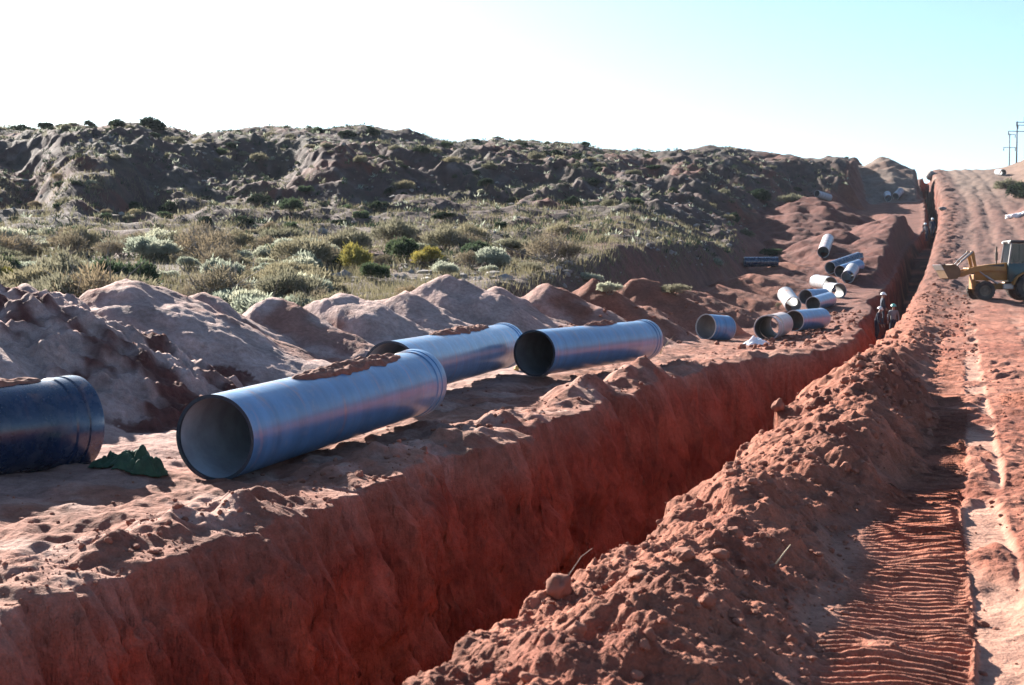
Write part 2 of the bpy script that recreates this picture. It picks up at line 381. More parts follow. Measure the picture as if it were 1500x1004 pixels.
M['stone'] = plain('pale_stone', (.21, .185, .17), .9, 0, .3, 6, .01)
M['green_cloth'] = plain('green_cloth', (.022, .052, .026), .85, 0, .45, 9, .004)
M['wood'] = plain('weathered_wood', (.10, .085, .075), .85)
M['twig'] = plain('twig_bark', (.16, .11, .085), .9)
M['straw'] = plain('straw', (.42, .33, .21), .9)
M['grey_twig'] = plain('grey_twig', (.20, .17, .15), .9)
M['skin'] = plain('skin', (.30, .17, .12), .6)
M['cloth_navy'] = plain('navy_work_clothes', (.02, .025, .05), .9)
M['cloth_grey'] = plain('grey_work_shirt', (.20, .20, .20), .9)
M['helmet_white'] = plain('helmet_white', (.75, .76, .75), .35)
M['helmet_green'] = plain('helmet_green', (.10, .42, .36), .35)
M['chock'] = plain('yellow_wood', (.6, .36, .10), .8)
m, nt, b, out = nmat('cab_glass')
b.inputs['Base Color'].default_value = (.03, .04, .05, 1); b.inputs['Roughness'].default_value = .08; b.inputs['Alpha'].default_value = .55
M['glass'] = m
M['sage'] = leaf_material('sage_leaf', (.29, .31, .24), (.40, .41, .33), .5)
M['olive'] = leaf_material('olive_leaf', (.15, .14, .095), (.22, .205, .145), .45)
M['dark_leaf'] = leaf_material('dark_leaf', (.026, .042, .028), (.05, .065, .04), .3)
M['green_leaf'] = leaf_material('green_leaf', (.045, .07, .04), (.08, .105, .06), .4)
M['yellow_leaf'] = leaf_material('yellow_leaf', (.27, .22, .055), (.17, .17, .06), .45)
M['dry_leaf'] = leaf_material('dry_leaf', (.17, .14, .10), (.23, .19, .13), .4)
M['dry_grass'] = leaf_material('dry_grass', (.21, .175, .11), (.15, .14, .085), .45)

# ------------------------------------------------------------------ object helpers
def tag(o, label=None, cat=None, group=None, kind=None):
    if label: o['label'] = label
    if cat: o['category'] = cat
    if group: o['group'] = group
    if kind: o['kind'] = kind
    return o
def empty(name, loc=(0, 0, 0), rot=(0, 0, 0)):
    o = bpy.data.objects.new(name, None); COL.objects.link(o)
    o.empty_display_size = .3; o.location = loc; o.rotation_euler = rot
    return o
def mesh_np(name, V, Fq, mats, smooth=True, mi=None):
    V = np.asarray(V, np.float32); Fq = np.asarray(Fq, np.int32); k = Fq.shape[1]
    me = bpy.data.meshes.new(name)
    me.vertices.add(len(V)); me.vertices.foreach_set('co', V.ravel())
    me.loops.add(Fq.size); me.loops.foreach_set('vertex_index', Fq.ravel())
    me.polygons.add(len(Fq)); me.polygons.foreach_set('loop_start', np.arange(0, Fq.size, k, dtype=np.int32))
    me.polygons.foreach_set('loop_total', np.full(len(Fq), k, np.int32))
    if mi is not None: me.polygons.foreach_set('material_index', np.asarray(mi, np.int32))
    me.polygons.foreach_set('use_smooth', np.full(len(Fq), smooth, bool))
    for mm in mats: me.materials.append(mm)
    me.update(calc_edges=True); me.validate()
    return me
def link(name, me, parent=None):
    o = bpy.data.objects.new(name, me); COL.objects.link(o)
    if parent: o.parent = parent
    return o
class MB:
    """collects shapes, then builds them as one mesh object"""
    def __init__(s): s.bm = bmesh.new()
    def box(s, c, size, rot=None, bev=0.0):
        r = bmesh.ops.create_cube(s.bm, size=1.0)
        vs = r['verts']
        bmesh.ops.scale(s.bm, vec=size, verts=vs)
        if bev:
            es = list({e for v in vs for e in v.link_edges})
            rb = bmesh.ops.bevel(s.bm, geom=es, offset=bev, segments=2, affect='EDGES', profile=.5)
            vs = list({v for f in rb['faces'] for v in f.verts} | {v for v in vs if v.is_valid})
        if rot is not None: bmesh.ops.rotate(s.bm, cent=(0, 0, 0), matrix=rot, verts=vs)
        bmesh.ops.translate(s.bm, vec=c, verts=vs); return s
    def prism(s, pts, y0, y1, bev=0.0):
        """outline in x,z, thickness along y"""
        a = [s.bm.verts.new((p[0], y0, p[1])) for p in pts]; b = [s.bm.verts.new((p[0], y1, p[1])) for p in pts]
        n = len(pts); fs = [s.bm.faces.new(a[::-1]), s.bm.faces.new(b)]
        for i in range(n): fs.append(s.bm.faces.new((a[i], a[(i + 1) % n], b[(i + 1) % n], b[i])))
        if bev:
            es = list({e for f in fs for e in f.edges})
            bmesh.ops.bevel(s.bm, geom=es, offset=bev, segments=2, affect='EDGES', profile=.5)
        return s
    def tube(s, p, q, r, r2=None, n=10, cap=True):
        p = Vector(p); q = Vector(q); d = q - p; r2 = r if r2 is None else r2
        rot = d.to_track_quat('Z', 'Y').to_matrix()
        rings = []
        for c, rr in ((p, r), (q, r2)):
            rings.append([s.bm.verts.new(c + rot @ Vector((math.cos(2 * math.pi * i / n) * rr, math.sin(2 * math.pi * i / n) * rr, 0))) for i in range(n)])
        for i in range(n): s.bm.faces.new((rings[0][i], rings[0][(i + 1) % n], rings[1][(i + 1) % n], rings[1][i]))
        if cap: s.bm.faces.new(rings[0][::-1]); s.bm.faces.new(rings[1])
        return s
    def path(s, pts, radii, n=6):
        rings = []
        for i, p in enumerate(pts):
            p = Vector(p); a = Vector(pts[max(i - 1, 0)]); b = Vector(pts[min(i + 1, len(pts) - 1)])
            rot = (b - a).to_track_quat('Z', 'Y').to_matrix()
            rings.append([s.bm.verts.new(p + rot @ Vector((math.cos(2 * math.pi * k / n) * radii[i], math.sin(2 * math.pi * k / n) * radii[i], 0))) for k in range(n)])
        for a, b in zip(rings, rings[1:]):
            for k in range(n): s.bm.faces.new((a[k], a[(k + 1) % n], b[(k + 1) % n], b[k]))
        s.bm.faces.new(rings[0][::-1]); s.bm.faces.new(rings[-1]); return s
    def lathe(s, prof, n=48, axis='x', close=False):
        """profile of (along, radius); axis x or y"""
        rings = []
        for a, r in prof:
            ring = []
            for i in range(n):
                t = 2 * math.pi * i / n; c, q = math.cos(t) * r, math.sin(t) * r
                ring.append(s.bm.verts.new((a, c, q) if axis == 'x' else (c, a, q)))
            rings.append(ring)
        m = len(rings)
        for j in range(m if close else m - 1):
            A = rings[j]; B = rings[(j + 1) % m]
            for i in range(n): s.bm.faces.new((A[i], A[(i + 1) % n], B[(i + 1) % n], B[i]))
        return s
    def lump(s, c, r, sub=2, amp=.3, flat=.7, seed=0):
        rng = random.Random(seed)
        q = bmesh.ops.create_icosphere(s.bm, subdivisions=sub, radius=1.0)['verts']
        off = rng.random() * 50
        from mathutils import noise as mn
        for v in q:
            k = 1 + amp * mn.noise(v.co * 1.3 + Vector((off, off, 0))) * 2 + amp * .6 * mn.noise(v.co * 3.3 + Vector((0, off, off)))
            v.co = Vector((v.co.x * r * k * (1 + .2 * math.sin(off)), v.co.y * r * k, v.co.z * r * k * flat)) + Vector(c)
        return s
    def build(s, name, mat, parent=None, smooth=False, auto=None):
        bmesh.ops.recalc_face_normals(s.bm, faces=s.bm.faces)
        me = bpy.data.meshes.new(name); s.bm.to_mesh(me); s.bm.free()
        for mm in (mat if isinstance(mat, (list, tuple)) else [mat]): me.materials.append(mm)
        if smooth or auto:
            me.polygons.foreach_set('use_smooth', np.ones(len(me.polygons), bool))
            if auto: me.set_sharp_from_angle(angle=R(auto))
        return link(name, me, parent)

# ------------------------------------------------------------------ the ground mesh
def build_ground():
    fine = np.arange(R(-26.5), R(27.0), .00135)
    left = np.concatenate([np.linspace(R(-180), R(-60), 16, endpoint=False), np.linspace(R(-60), R(-26.5), 40, endpoint=False)])
    right = np.concatenate([np.linspace(R(27.0), R(60), 40, endpoint=False), np.linspace(R(60), R(180), 17)])
    ang = np.concatenate([left, fine, right])
    rad = np.concatenate([[.02, 1, 2, 3, 3.6, 4.2, 4.7],
                          np.exp(np.arange(math.log(5.0), math.log(19), .0022)), np.exp(np.arange(math.log(19), math.log(28), .0030)),
                          np.exp(np.arange(math.log(28), math.log(120), .0050)),
                          np.exp(np.arange(math.log(120), math.log(262), .0042)),
                          np.exp(np.linspace(math.log(263), math.log(900), 30))])
    A, RR = np.meshgrid(ang, rad)
    X = RR * np.sin(A); Y = RR * np.cos(A)
    Z, q = terrain(X, Y, True)
    # scalloped faces on the trench walls: move wall points sideways
    wall = np.clip(4 * q['c'] * (1 - q['c']), 0, 1) * (1 - sm(60, 120, q['r']))
    dt = wall * (.20 * fbm(q['S'] * 1.1, Z * .8, 121, 4) + .15 * ridged(q['S'] * 2.6, Z * .8, 122, 4, .6) - .12 + .035 * np.sin(2 * math.pi * (q['S'] / .24 + .3 * fbm(q['S'] * .8, Z * .5, 124, 2))) * sm(-.1, .3, perlin(q['S'] * .5, Z * .4, 125)) + .16 * np.clip(.55 - worley(q['S'] * 2.2, Z * 1.6, 123), 0, 1))
    X = X + dt * UY; Y = Y - dt * UX
    P = np.stack([X, Y, Z], -1)
    # normals of the whole sheet, shared by its pieces
    du = np.zeros_like(P); dv = np.zeros_like(P)
    du[:, 1:-1] = P[:, 2:] - P[:, :-2]; du[:, 0] = P[:, 1] - P[:, 0]; du[:, -1] = P[:, -1] - P[:, -2]
    dv[1:-1] = P[2:] - P[:-2]; dv[0] = P[1] - P[0]; dv[-1] = P[-1] - P[-2]
    N = np.cross(du, dv); ln = np.linalg.norm(N, axis=-1, keepdims=True); N = np.where(ln > 1e-9, N / np.maximum(ln, 1e-9), [0, 0, 1])
    # soil colours
    def col(c): return np.array(c)[None, None, :]
    S, T, r, px = q['S'], q['T'], q['r'], q['px']
    nA = fbm(X * .16, Y * .16, 131, 4); nB = fbm(X * .9, Y * .9, 132, 4); nC = fbm(X * .05, Y * .05, 133, 4)
    def mx(base, c, w): return base + (col(c) - base) * np.clip(w, 0, 1)[..., None]
    C = np.zeros_like(P) + col((.47, .275, .20))
    C = mx(C, (.40, .19, .13), sm(-.3, .5, nA + .25))                                     # redder sand
    C = mx(C, (.58, .41, .34), sm(-.1, .6, nB) * q['bench'] * .9 * (1 - sm(25, 40, q['yp'])))
    C = mx(C, (.33, .125, .08), sm(30, 55, q['yp']) * (1 - sm(-14, -10, -T * 0 - 12 + 0 * T)) * 0 + sm(32, 60, q['yp']) * (T < 5) * .75)
    # heaps
    hw = q['heap']
    C = mx(C, (.62, .50, .46), hw * (1 - sm(34, 60, q['yp'])) * .95)
    C = mx(C, (.34, .15, .10), hw * (sm(30, 62, q['yp']) + .75 * sm(.15, .5, nA + .3 * nB)))
    # ridge and road
    pr = sm(.05, .35, q['prof']) * (T > 3) * (T < 6.2)
    C = mx(C, (.44, .19, .12), pr)
    C = mx(C, (.30, .11, .07), pr * sm(.1, .6, nB) * .7)
    C = mx(C, (.15, .05, .035), pr * np.exp(-((q['yp'] - 23.5) / 2.4) ** 2) * sm(4.3, 5.0, T))  # darker clods on the road side of the hump
    rd = q['road']
    C = mx(C, (.46, .205, .135), rd)
    C = mx(C, (.37, .14, .088), rd * sm(.0, .5, nA + .3 * nB))
    C = mx(C, (.62, .40, .30), rd * q['packed'] * q['near'] * .9)
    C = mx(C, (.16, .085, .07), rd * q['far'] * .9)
    C = mx(C, (.27, .17, .135), rd * q['far'] * np.clip(q['rut'], 0, 1) * .75)
    C = mx(C, (.27, .225, .18), sm(150, 200, q['yp']) * (T > 3) * (T < 22) * .75)
    # hills
    hl = q['wh']
    H = np.zeros_like(P) + col((.19, .128, .105))
    H = mx(H, (.30, .125, .085), sm(-.1, .4, nC + .5 * nA))
    H = mx(H, (.18, .165, .115), sm(.0, .5, nA - .2 * nC) * .8)
    H = mx(H, (.10, .095, .08), sm(.0, .6, nB + .5 * nA) * sm(.02, .3, q['k']) * .7)
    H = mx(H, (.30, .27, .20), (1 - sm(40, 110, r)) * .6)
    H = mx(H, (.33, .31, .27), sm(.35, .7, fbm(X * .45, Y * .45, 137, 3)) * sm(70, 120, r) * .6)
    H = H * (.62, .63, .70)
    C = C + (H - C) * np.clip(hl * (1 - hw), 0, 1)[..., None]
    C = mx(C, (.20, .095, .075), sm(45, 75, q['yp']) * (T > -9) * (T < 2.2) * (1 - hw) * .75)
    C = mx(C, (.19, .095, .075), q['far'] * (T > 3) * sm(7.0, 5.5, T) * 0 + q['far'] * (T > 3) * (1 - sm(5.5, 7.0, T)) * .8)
    C = mx(C, (.22, .16, .12), q['bank'] * .8)
    C = mx(C, (.25, .19, .13), q['bank'] * sm(0, .5, nA) * .8)
    C = mx(C, (.19, .074, .057), q['redw'] * .95)
    C = mx(C, (.16, .055, .042), q['clodw'] * sm(-.4, .3, nB + .5 * nA) * .95)
    C = mx(C, (.26, .235, .20), q['greyw'] * .9)
    C = mx(C, (.30, .20, .15), q['greyw'] * sm(.1, .5, nA) * .7)
    # trench walls
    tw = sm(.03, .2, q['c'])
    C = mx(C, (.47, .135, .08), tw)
    C = mx(C, (.13, .042, .032), tw * sm(62, 85, q['yp']))  # deep shade of the far trench walls painted into the soil colour
    C = mx(C, (.33, .085, .05), tw * sm(.0, .6, fbm(S * .8, Z * 1.4, 135, 3)))
    C = mx(C, (.60, .24, .15), tw * sm(.15, .5, fbm(S * .12, Z * 2.2, 138, 4)) * .55)
    C = mx(C, (.46, .17, .10), tw * sm(.35, .7, fbm(S * 2.5, Z * .7, 136, 3)) * .6)
    nr, nc = X.shape
    idx = np.arange(nr * nc).reshape(nr, nc)
    quads = np.stack([idx[:-1, :-1], idx[:-1, 1:], idx[1:, 1:], idx[1:, :-1]], -1).reshape(-1, 4)
    def fc(a): return (.25 * (a[:-1, :-1] + a[:-1, 1:] + a[1:, 1:] + a[1:, :-1])).ravel()
    fT, fyp, fc_, fheap, fwh, fpr, fk = fc(T), fc(q['yp']), fc(q['c']), fc(hw), fc(hl), fc(pr), fc(q['bank'])
    fred = fc(q['redw'] * 1.0)
    reg = np.full(len(quads), 3)                                   # bench
    reg[fT > 4.4] = 2
    reg[(fpr > .5) & (fyp < 60) & (fT < 5.9)] = 1
    reg[(fk > .4)] = 5
    reg[(fwh > .5)] = 5
    reg[((fheap > .5) | (fred > .5)) & (fT < 0)] = 4
    reg[(fc_ > .02)] = 0
    names = ['trench', 'spoil_ridge', 'dirt_road', 'ground', 'spoil_bank', 'hills']
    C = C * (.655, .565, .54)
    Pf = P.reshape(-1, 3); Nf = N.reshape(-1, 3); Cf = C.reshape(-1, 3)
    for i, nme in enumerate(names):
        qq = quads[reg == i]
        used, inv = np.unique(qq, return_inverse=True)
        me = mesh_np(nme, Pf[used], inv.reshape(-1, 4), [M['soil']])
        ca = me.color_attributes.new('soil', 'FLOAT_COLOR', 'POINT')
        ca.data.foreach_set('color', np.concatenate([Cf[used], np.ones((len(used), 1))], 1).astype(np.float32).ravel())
        if len(me.vertices) == len(used): me.normals_split_custom_set_from_vertices(Nf[used].astype(np.float32))
        o = link(nme, me); o['kind'] = 'structure'
build_ground()

# ------------------------------------------------------------------ pipes
PIPE_GROUP = 'large water pipes lying along the left side of the trench'
def pipe(label, p0, p1, rad, mat, bell='far', lining='lining', z0=None, z1=None, sink=.03, rim='steel_dark', group=PIPE_GROUP, name='water_pipe', wall=.03):
    x0, y0 = p0; x1, y1 = p1
    za = (gz(x0, y0) if z0 is None else z0) - sink; zb_ = (gz(x1, y1) if z1 is None else z1) - sink
    L = math.sqrt((x1 - x0) ** 2 + (y1 - y0) ** 2 + (zb_ - za) ** 2)
    root = empty(name, (x0, y0, za), (0, -math.asin((zb_ - za) / L), math.atan2(y1 - y0, x1 - x0)))
    tag(root, label, 'pipe', group)
    R0 = rad; Ri = rad - wall * rad / .5
    body = MB(); n = 64
    a0, a1 = 0.0, L
    bl = .34 * rad / .5
    if bell == 'far': a1 = L - bl
    if bell == 'near': a0 = bl
    steps = max(2, int((a1 - a0) / .5))
    body.lathe([(a0 + (a1 - a0) * i / steps, R0) for i in range(steps + 1)], n)
    o = body.build('barrel', mat, root, smooth=True); o.location.z = rad
    if bell:
        b = MB(); e, d = (a1, 1) if bell == 'far' else (a0, -1)
        B = rad * 1.0
        prof = [(e, B), (e + d * .04 * B, B * 1.03), (e + d * .26 * B, B * 1.035), (e + d * .28 * B, B * 1.02), (e + d * .32 * B, B * 1.02), (e + d * .34 * B, B * 1.05),
                (e + d * .60 * B, B * 1.06), (e + d * bl, B * 1.05), (e + d * bl, Ri * 1.03), (e + d * .3 * bl, Ri * 1.02)]
        b.lathe(prof, n); o = b.build('bell', mat, root, auto=35); o.location.z = rad
    for end, has in ((0.0, bell == 'near'), (L, bell == 'far')):
        if has: continue
        d = 1 if end == 0 else -1
        b = MB(); b.lathe([(end, R0), (end - d * .012, R0 * 1.012), (end - d * .012, Ri * .99), (end + d * .02, Ri * .99)], n)
        o = b.build('end_ring', M[rim], root, auto=35); o.location.z = rad
    b = MB(); b.lathe([(0.02, Ri), (L * .33, Ri), (L * .66, Ri), (L - .02, Ri)], n)
    o = b.build('lining', M[lining], root, smooth=True); o.location.z = rad
    return root, L
def dirt_on(root, L, rad, f0, f1, width, thick, seed, label, mat='red_dirt', shift=0.0):
    """a crust of soil lying along the top of a pipe"""
    nu, nv = 90, 22
    V = []; 
    u = np.linspace(0, 1, nu); v = np.linspace(-1, 1, nv)
    U, Vv = np.meshgrid(u, v, indexing='ij')
    xs = L * (f0 + (f1 - f0) * U)
    edge = 1 + .35 * fbm(xs * 2.2, Vv * 0, seed, 3)
    angw = width * edge * np.clip(np.sin(math.pi * np.clip(U, .001, .999)), 0, 1) ** .35
    th = math.pi / 2 + shift + Vv * angw
    h = (1 - np.abs(Vv) ** 3) * thick * np.clip(1 + .9 * fbm(xs * 3.0, Vv * 2.0, seed + 1, 4), .08, 3) * np.sin(math.pi * np.clip(U, 0, 1)) ** .4
    rr = rad + .004 + h
    P = np.stack([xs, np.cos(th) * rr, np.sin(th) * rr + rad], -1).reshape(-1, 3)
    idx = np.arange(nu * nv).reshape(nu, nv)
    Q = np.stack([idx[:-1, :-1], idx[1:, :-1], idx[1:, 1:], idx[:-1, 1:]], -1).reshape(-1, 4)
    mw = root.matrix_basis
    P = np.array([mw @ Vector(p) for p in P])
    c = P.mean(0); me = mesh_np('dirt_crust', P - c, Q, [M[mat]])
    o = link('dirt_crust', me); o.location = c
    tag(o, label, 'dirt')
    return o

def along(px, Y): return ((px - 750) / F * Y, Y)
pA, LA = pipe('largest grey blue pipe in the foreground, its open end facing the camera', along(314, 15.6), along(609, 21.3), .5, M['pipe'], z0=gz(*along(314, 15.6)), z1=.12)
dirt_on(pA, LA, .5, .30, .86, .36, .055, 201, 'red dirt spread along the top of the largest foreground pipe', shift=.16)
pB, LB = pipe('blue pipe lying behind the far bell of the largest foreground pipe', along(572, 23.4), along(738, 31.4), .5, M['pipe'], z0=.16, z1=.16)
dirt_on(pB, LB, .5, .28, .80, .36, .06, 211, 'red dirt strewn on the blue pipe behind the largest one', shift=.05)
pC, LC = pipe('blue pipe seen nearly sideways with a black mouth, right of two others', along(783, 29.6), along(944, 35.4), .5, M['pipe'], z0=.09, z1=.10, lining='lining_dark')
dirt_on(pC, LC, .5, .42, .70, .30, .06, 221, 'small heap of red dirt on the blue pipe with the black mouth', shift=.0)
cD = along(100, 16.35)
pD, LD = pipe('dark navy glossy pipe cut off by the left picture edge, bell end in view', (cD[0] - .6 * 5.6, cD[1] - .8 * 5.6), (cD[0] + .05, cD[1] + .06), .535, M['pipe_dark'], z0=-.02, z1=.0)
dirt_on(pD, LD, .535, .40, .915, .45, .06, 231, 'brown dirt on top of the dark navy pipe at left', shift=.0)

def small(label, px, py, dpx, ang, L, mat, bell=None, lining='lining', rim='cement_rim', d=None, lift=0.0, rad=None):
    """pipe whose near mouth stands with its foot at a photo pixel; ang = turn of the axis to the right of the view line"""
    p = hit(px, py, 8) if d is None else Vector((*along(px, d), 0))
    y = p.y; rad = rad or min(.62, max(.38, dpx * y / F / 2))
    base = math.atan2(p.x, p.y) + R(ang)
    q = (p.x + math.sin(base) * L, p.y + math.cos(base) * L)
    return pipe(label, (p.x, p.y), q, rad, M[mat], bell, lining, z0=gz(p.x, p.y) + lift, z1=gz(*q) + lift, rim=rim)
small('short wide pipe piece alone at the foot of the red spoil bank, hollow side facing', 1033, 497, 38, 38, 1.2, 'pipe', None, 'lining_dark', 'cement_rim')
pF, LF = small('pale pipe with a round mouth and double rim, frontmost of the far cluster', 1123, 498, 36, 4, 2.3, 'pipe_dirty', 'near', 'lining_dark')
eF = pF.matrix_basis @ Vector((LF + .15, 0, 0))
aF = math.atan2(eF.x, eF.y) + R(5)
pipe('red dusted pipe lying end to end behind the pale double rimmed pipe', (eF.x, eF.y), (eF.x + 5 * math.sin(aF), eF.y + 5 * math.cos(aF)), .49, M['pipe_dirty'], None, 'lining_dark', rim='cement_rim')
small('grey blue pipe with a dark wide mouth, right of the pale double rimmed pipe', 1163, 485, 31, 21, 3.4, 'pipe', None, 'lining_dark')
small('whitish pipe with mouth down slope, between the dirty and grey pipes', 1161, 458, 24, -12, 2.0, 'pipe_pale', None, 'lining_dark')
small('blue pipe with dark mouth at the back of the middle of the cluster', 1180, 446, 22, 24, 2.6, 'pipe', None, 'lining_dark', 'cement_rim')
small('pale blue pipe slanting up across the middle of the cluster', 1191, 456, 22, 14, 3.8, 'pipe', None, 'lining_dark')
small('white pipe with ringed mouth near the trench, above the middle cluster', 1229, 437, 22, -22, 1.6, 'pipe_pale', 'near', 'lining_dark')
small('white pipe directly behind the ringed white one, mouth half hidden', 1216, 426, 21, -22, 2.6, 'pipe_pale', None, 'lining_dark')
small('small pipe with a white round mouth, front one of the upper trio', 1242, 415, 19, 8, 2.4, 'pipe_pale', None, 'lining_dark')
small('grey pipe in the middle of the upper trio, lying slantwise', 1231, 407, 18, 24, 3.4, 'pipe', None, 'lining_dark')
small('dark blue pipe at the top of the upper trio, slanting right', 1217, 401, 18, 30, 4.2, 'pipe_dark', None, 'lining_dark')
small('lone brown grey pipe pointing uphill on the red slope', 1206, 378, 17, 4, 5.5, 'pipe_dirty', None, 'lining_dark')
small('black pipe lying crosswise in the green brush behind the spoil bank', 1090, 391, 14, 82, 2.6, 'pipe_dark', None, 'lining_dark', 'steel_dark')
small('tiny white pipe below the grey mound, left of the far pair', 1301, 296, 10, -4, 2.2, 'pipe_pale', None, 'lining_dark', rad=.5)
small('tiny white pipe with open mouth, right of the far pair below the grey mound', 1313, 292, 10, 25, 1.6, 'pipe_pale', None, 'lining_dark', rad=.5)
small('tiny pale pipe far off at the edge of the red heap', 1196, 289, 8, 40, 2.4, 'pipe_pale', None, 'lining_dark', rad=.45)
small('white pipe lying down the bank at the upper right beside the bushes', 1469, 258, 9, -12, 3.6, 'pipe_pale', None, 'lining_dark', rad=.5)

# ------------------------------------------------------------------ small things on the ground
def cloth(name, px, py, sx, sy, h, mat, label, cat, seed, rot=0.3):
    p = hit(px, py, 8); n = 90
    u, v = np.meshgrid(np.linspace(-1, 1, n), np.linspace(-1, 1, n), indexing='ij')
    rr = np.sqrt(u * u + v * v)
    X = u * sx * (1 + .2 * fbm(u * 1.5, v * 1.5, seed, 2)); Y = v * sy * (1 + .2 * fbm(u * 1.5, v * 1.5, seed + 3, 2))
    c, s = math.cos(rot), math.sin(rot); X, Y = X * c - Y * s, X * s + Y * c
    Z = h * np.clip(1 - rr, 0, 1) ** .7 * (1 + .9 * fbm(u * 2, v * 2, seed + 5, 3)) + .035 * ridged(u * 2.2, v * 2.2, seed + 7, 4) * np.clip(1.2 - rr, 0, 1)
    Z = np.maximum(Z, 0) + terrain(p.x + X, p.y + Y) + .012
    base = float(Z.min())
    P = np.stack([X, Y, Z - base], -1).reshape(-1, 3); idx = np.arange(n * n).reshape(n, n)
    Q = np.stack([idx[:-1, :-1], idx[1:, :-1], idx[1:, 1:], idx[:-1, 1:]], -1).reshape(-1, 4)
    keep = (rr.ravel()[Q].mean(1) < 1.05 + .15 * perlin(u.ravel()[Q].mean(1) * 3, v.ravel()[Q].mean(1) * 3, seed))
    o = link(name, mesh_np(name, P, Q[keep], [M[mat]])); o.location = (p.x, p.y, base)
    sol = o.modifiers.new('thick', 'SOLIDIFY'); sol.thickness = .012; sol.offset = 1
    return tag(o, label, cat)
cloth('crumpled_cloth', 205, 690, .30, .22, .17, 'green_cloth', 'dark green crumpled cloth on the sand between two pipes', 'cloth', 301)
cloth('cloth_scrap', 160, 684, .22, .14, .07, 'green_cloth', 'low flattened green cloth scrap beside the dark pipe bell', 'cloth', 305, -.2)
cloth('white_sack', 1108, 505, .55, .30, .16, 'white_cloth', 'crumpled white sack on the red rim below the far pipe cluster', 'sack', 311)
def rock(px, py, r, mat, label, cat='stone', seed=1, flat=.7, name='stone', group=None, d=None):
    p = hit(px, py, 5)
    b = MB(); b.lump((0, 0, r * flat * .45), r, 3, .3, flat, seed)
    o = b.build(name, M[mat], smooth=True); o.location = p
    return tag(o, label, cat, group)
rock(793, 552, .17, 'stone', 'pale flat stone under the mouth of the black mouthed pipe', seed=3, flat=.35)
rock(757, 543, .08, 'chock', 'small yellow block in the shadow between two blue pipes', 'block', 4, .8, 'wedge_block')
rock(572, 578, .10, 'stone', 'small grey stone in the long shadow of the big pipe', seed=5, flat=1.1)
rock(1070, 496, .09, 'stone', 'white pebble at the right foot of the short wide pipe piece', seed=6)
rock(818, 868, .085, 'clod', 'round red clod perched on the near edge of the trench', 'clod', 7, .95, 'dirt_clod')
rock(1140, 604, .10, 'clod', 'big grey red clod leaning on the trench edge', 'clod', 8, .9, 'dirt_clod')
rock(1050, 505, .1, 'clod', 'little red clod in front of the short wide pipe piece', 'clod', 9, .8, 'dirt_clod')
for i, (px, py, r) in enumerate([(1481, 320, .45), (1490, 318, .42), (1498, 316, .4)]):
    rock(px, py, r, 'white_cloth', ['whitest sack on the dark mound beyond the digger, leftmost of three', 'middle one of three white sacks on the dark mound', 'white sack on the dark mound at the right picture edge'][i], 'sack', 20 + i, .6, 'white_sack', 'white sacks on the dark mound')
rock(1381, 308, .35, 'stone', 'pale boulder beside the far end of the trench', seed=31)
rock(1364, 262, .9, 'stone', 'white rock face at the top of the ridge by the trench', 'rock', 32, .8, 'boulder')
def stick(name, pts, rad, mat, label, cat='twig'):
    b = MB(); P = [Vector(p) for p in pts]; o0 = P[0].copy()
    b.path([p - o0 for p in P], [rad * (1 - .6 * i / (len(P) - 1)) for i in range(len(P))], 6)
    o = b.build(name, M[mat], smooth=True); o.location = o0; return tag(o, label, cat)
h1 = hit(822, 862, 5); stick('dry_root', [h1 + Vector((0, 0, .0)), h1 + Vector((.08, .16, .07)), h1 + Vector((.15, .36, .12)), h1 + Vector((.24, .56, .14))], .005, 'twig', 'thin long dry root sticking out over the trench')
h2 = hit(905, 792, 5); stick('dry_root', [h2, h2 + Vector((-.10, .15, .06)), h2 + Vector((-.2, .25, .12))], .009, 'twig', 'short forked root at the trench edge above the long root')
h3 = hit(1138, 832, 5); stick('straw_stalk', [h3 + Vector((-.02, -.02, .02)), h3 + Vector((.08, .12, .09)), h3 + Vector((.15, .25, .12))], .007, 'straw', 'pale straw stalk on the shaded side of the dirt ridge', 'straw')
h4 = hit(968, 520, 8)
for k in range(1):
    b = MB()
    rg = random.Random(5)
    for i in range(14):
        a = rg.uniform(0, 6.28); l = rg.uniform(.25, .6)
        b.path([(0, 0, 0), (math.cos(a) * l * .3, math.sin(a) * l * .3, l * .6), (math.cos(a) * l * .7, math.sin(a) * l * .7, l)], [.006, .004, .002], 4)
    o = b.build('grass_tuft', M['straw']); o.location = h4; tag(o, 'dry grass tuft beside the bell of the black mouthed pipe', 'grass')

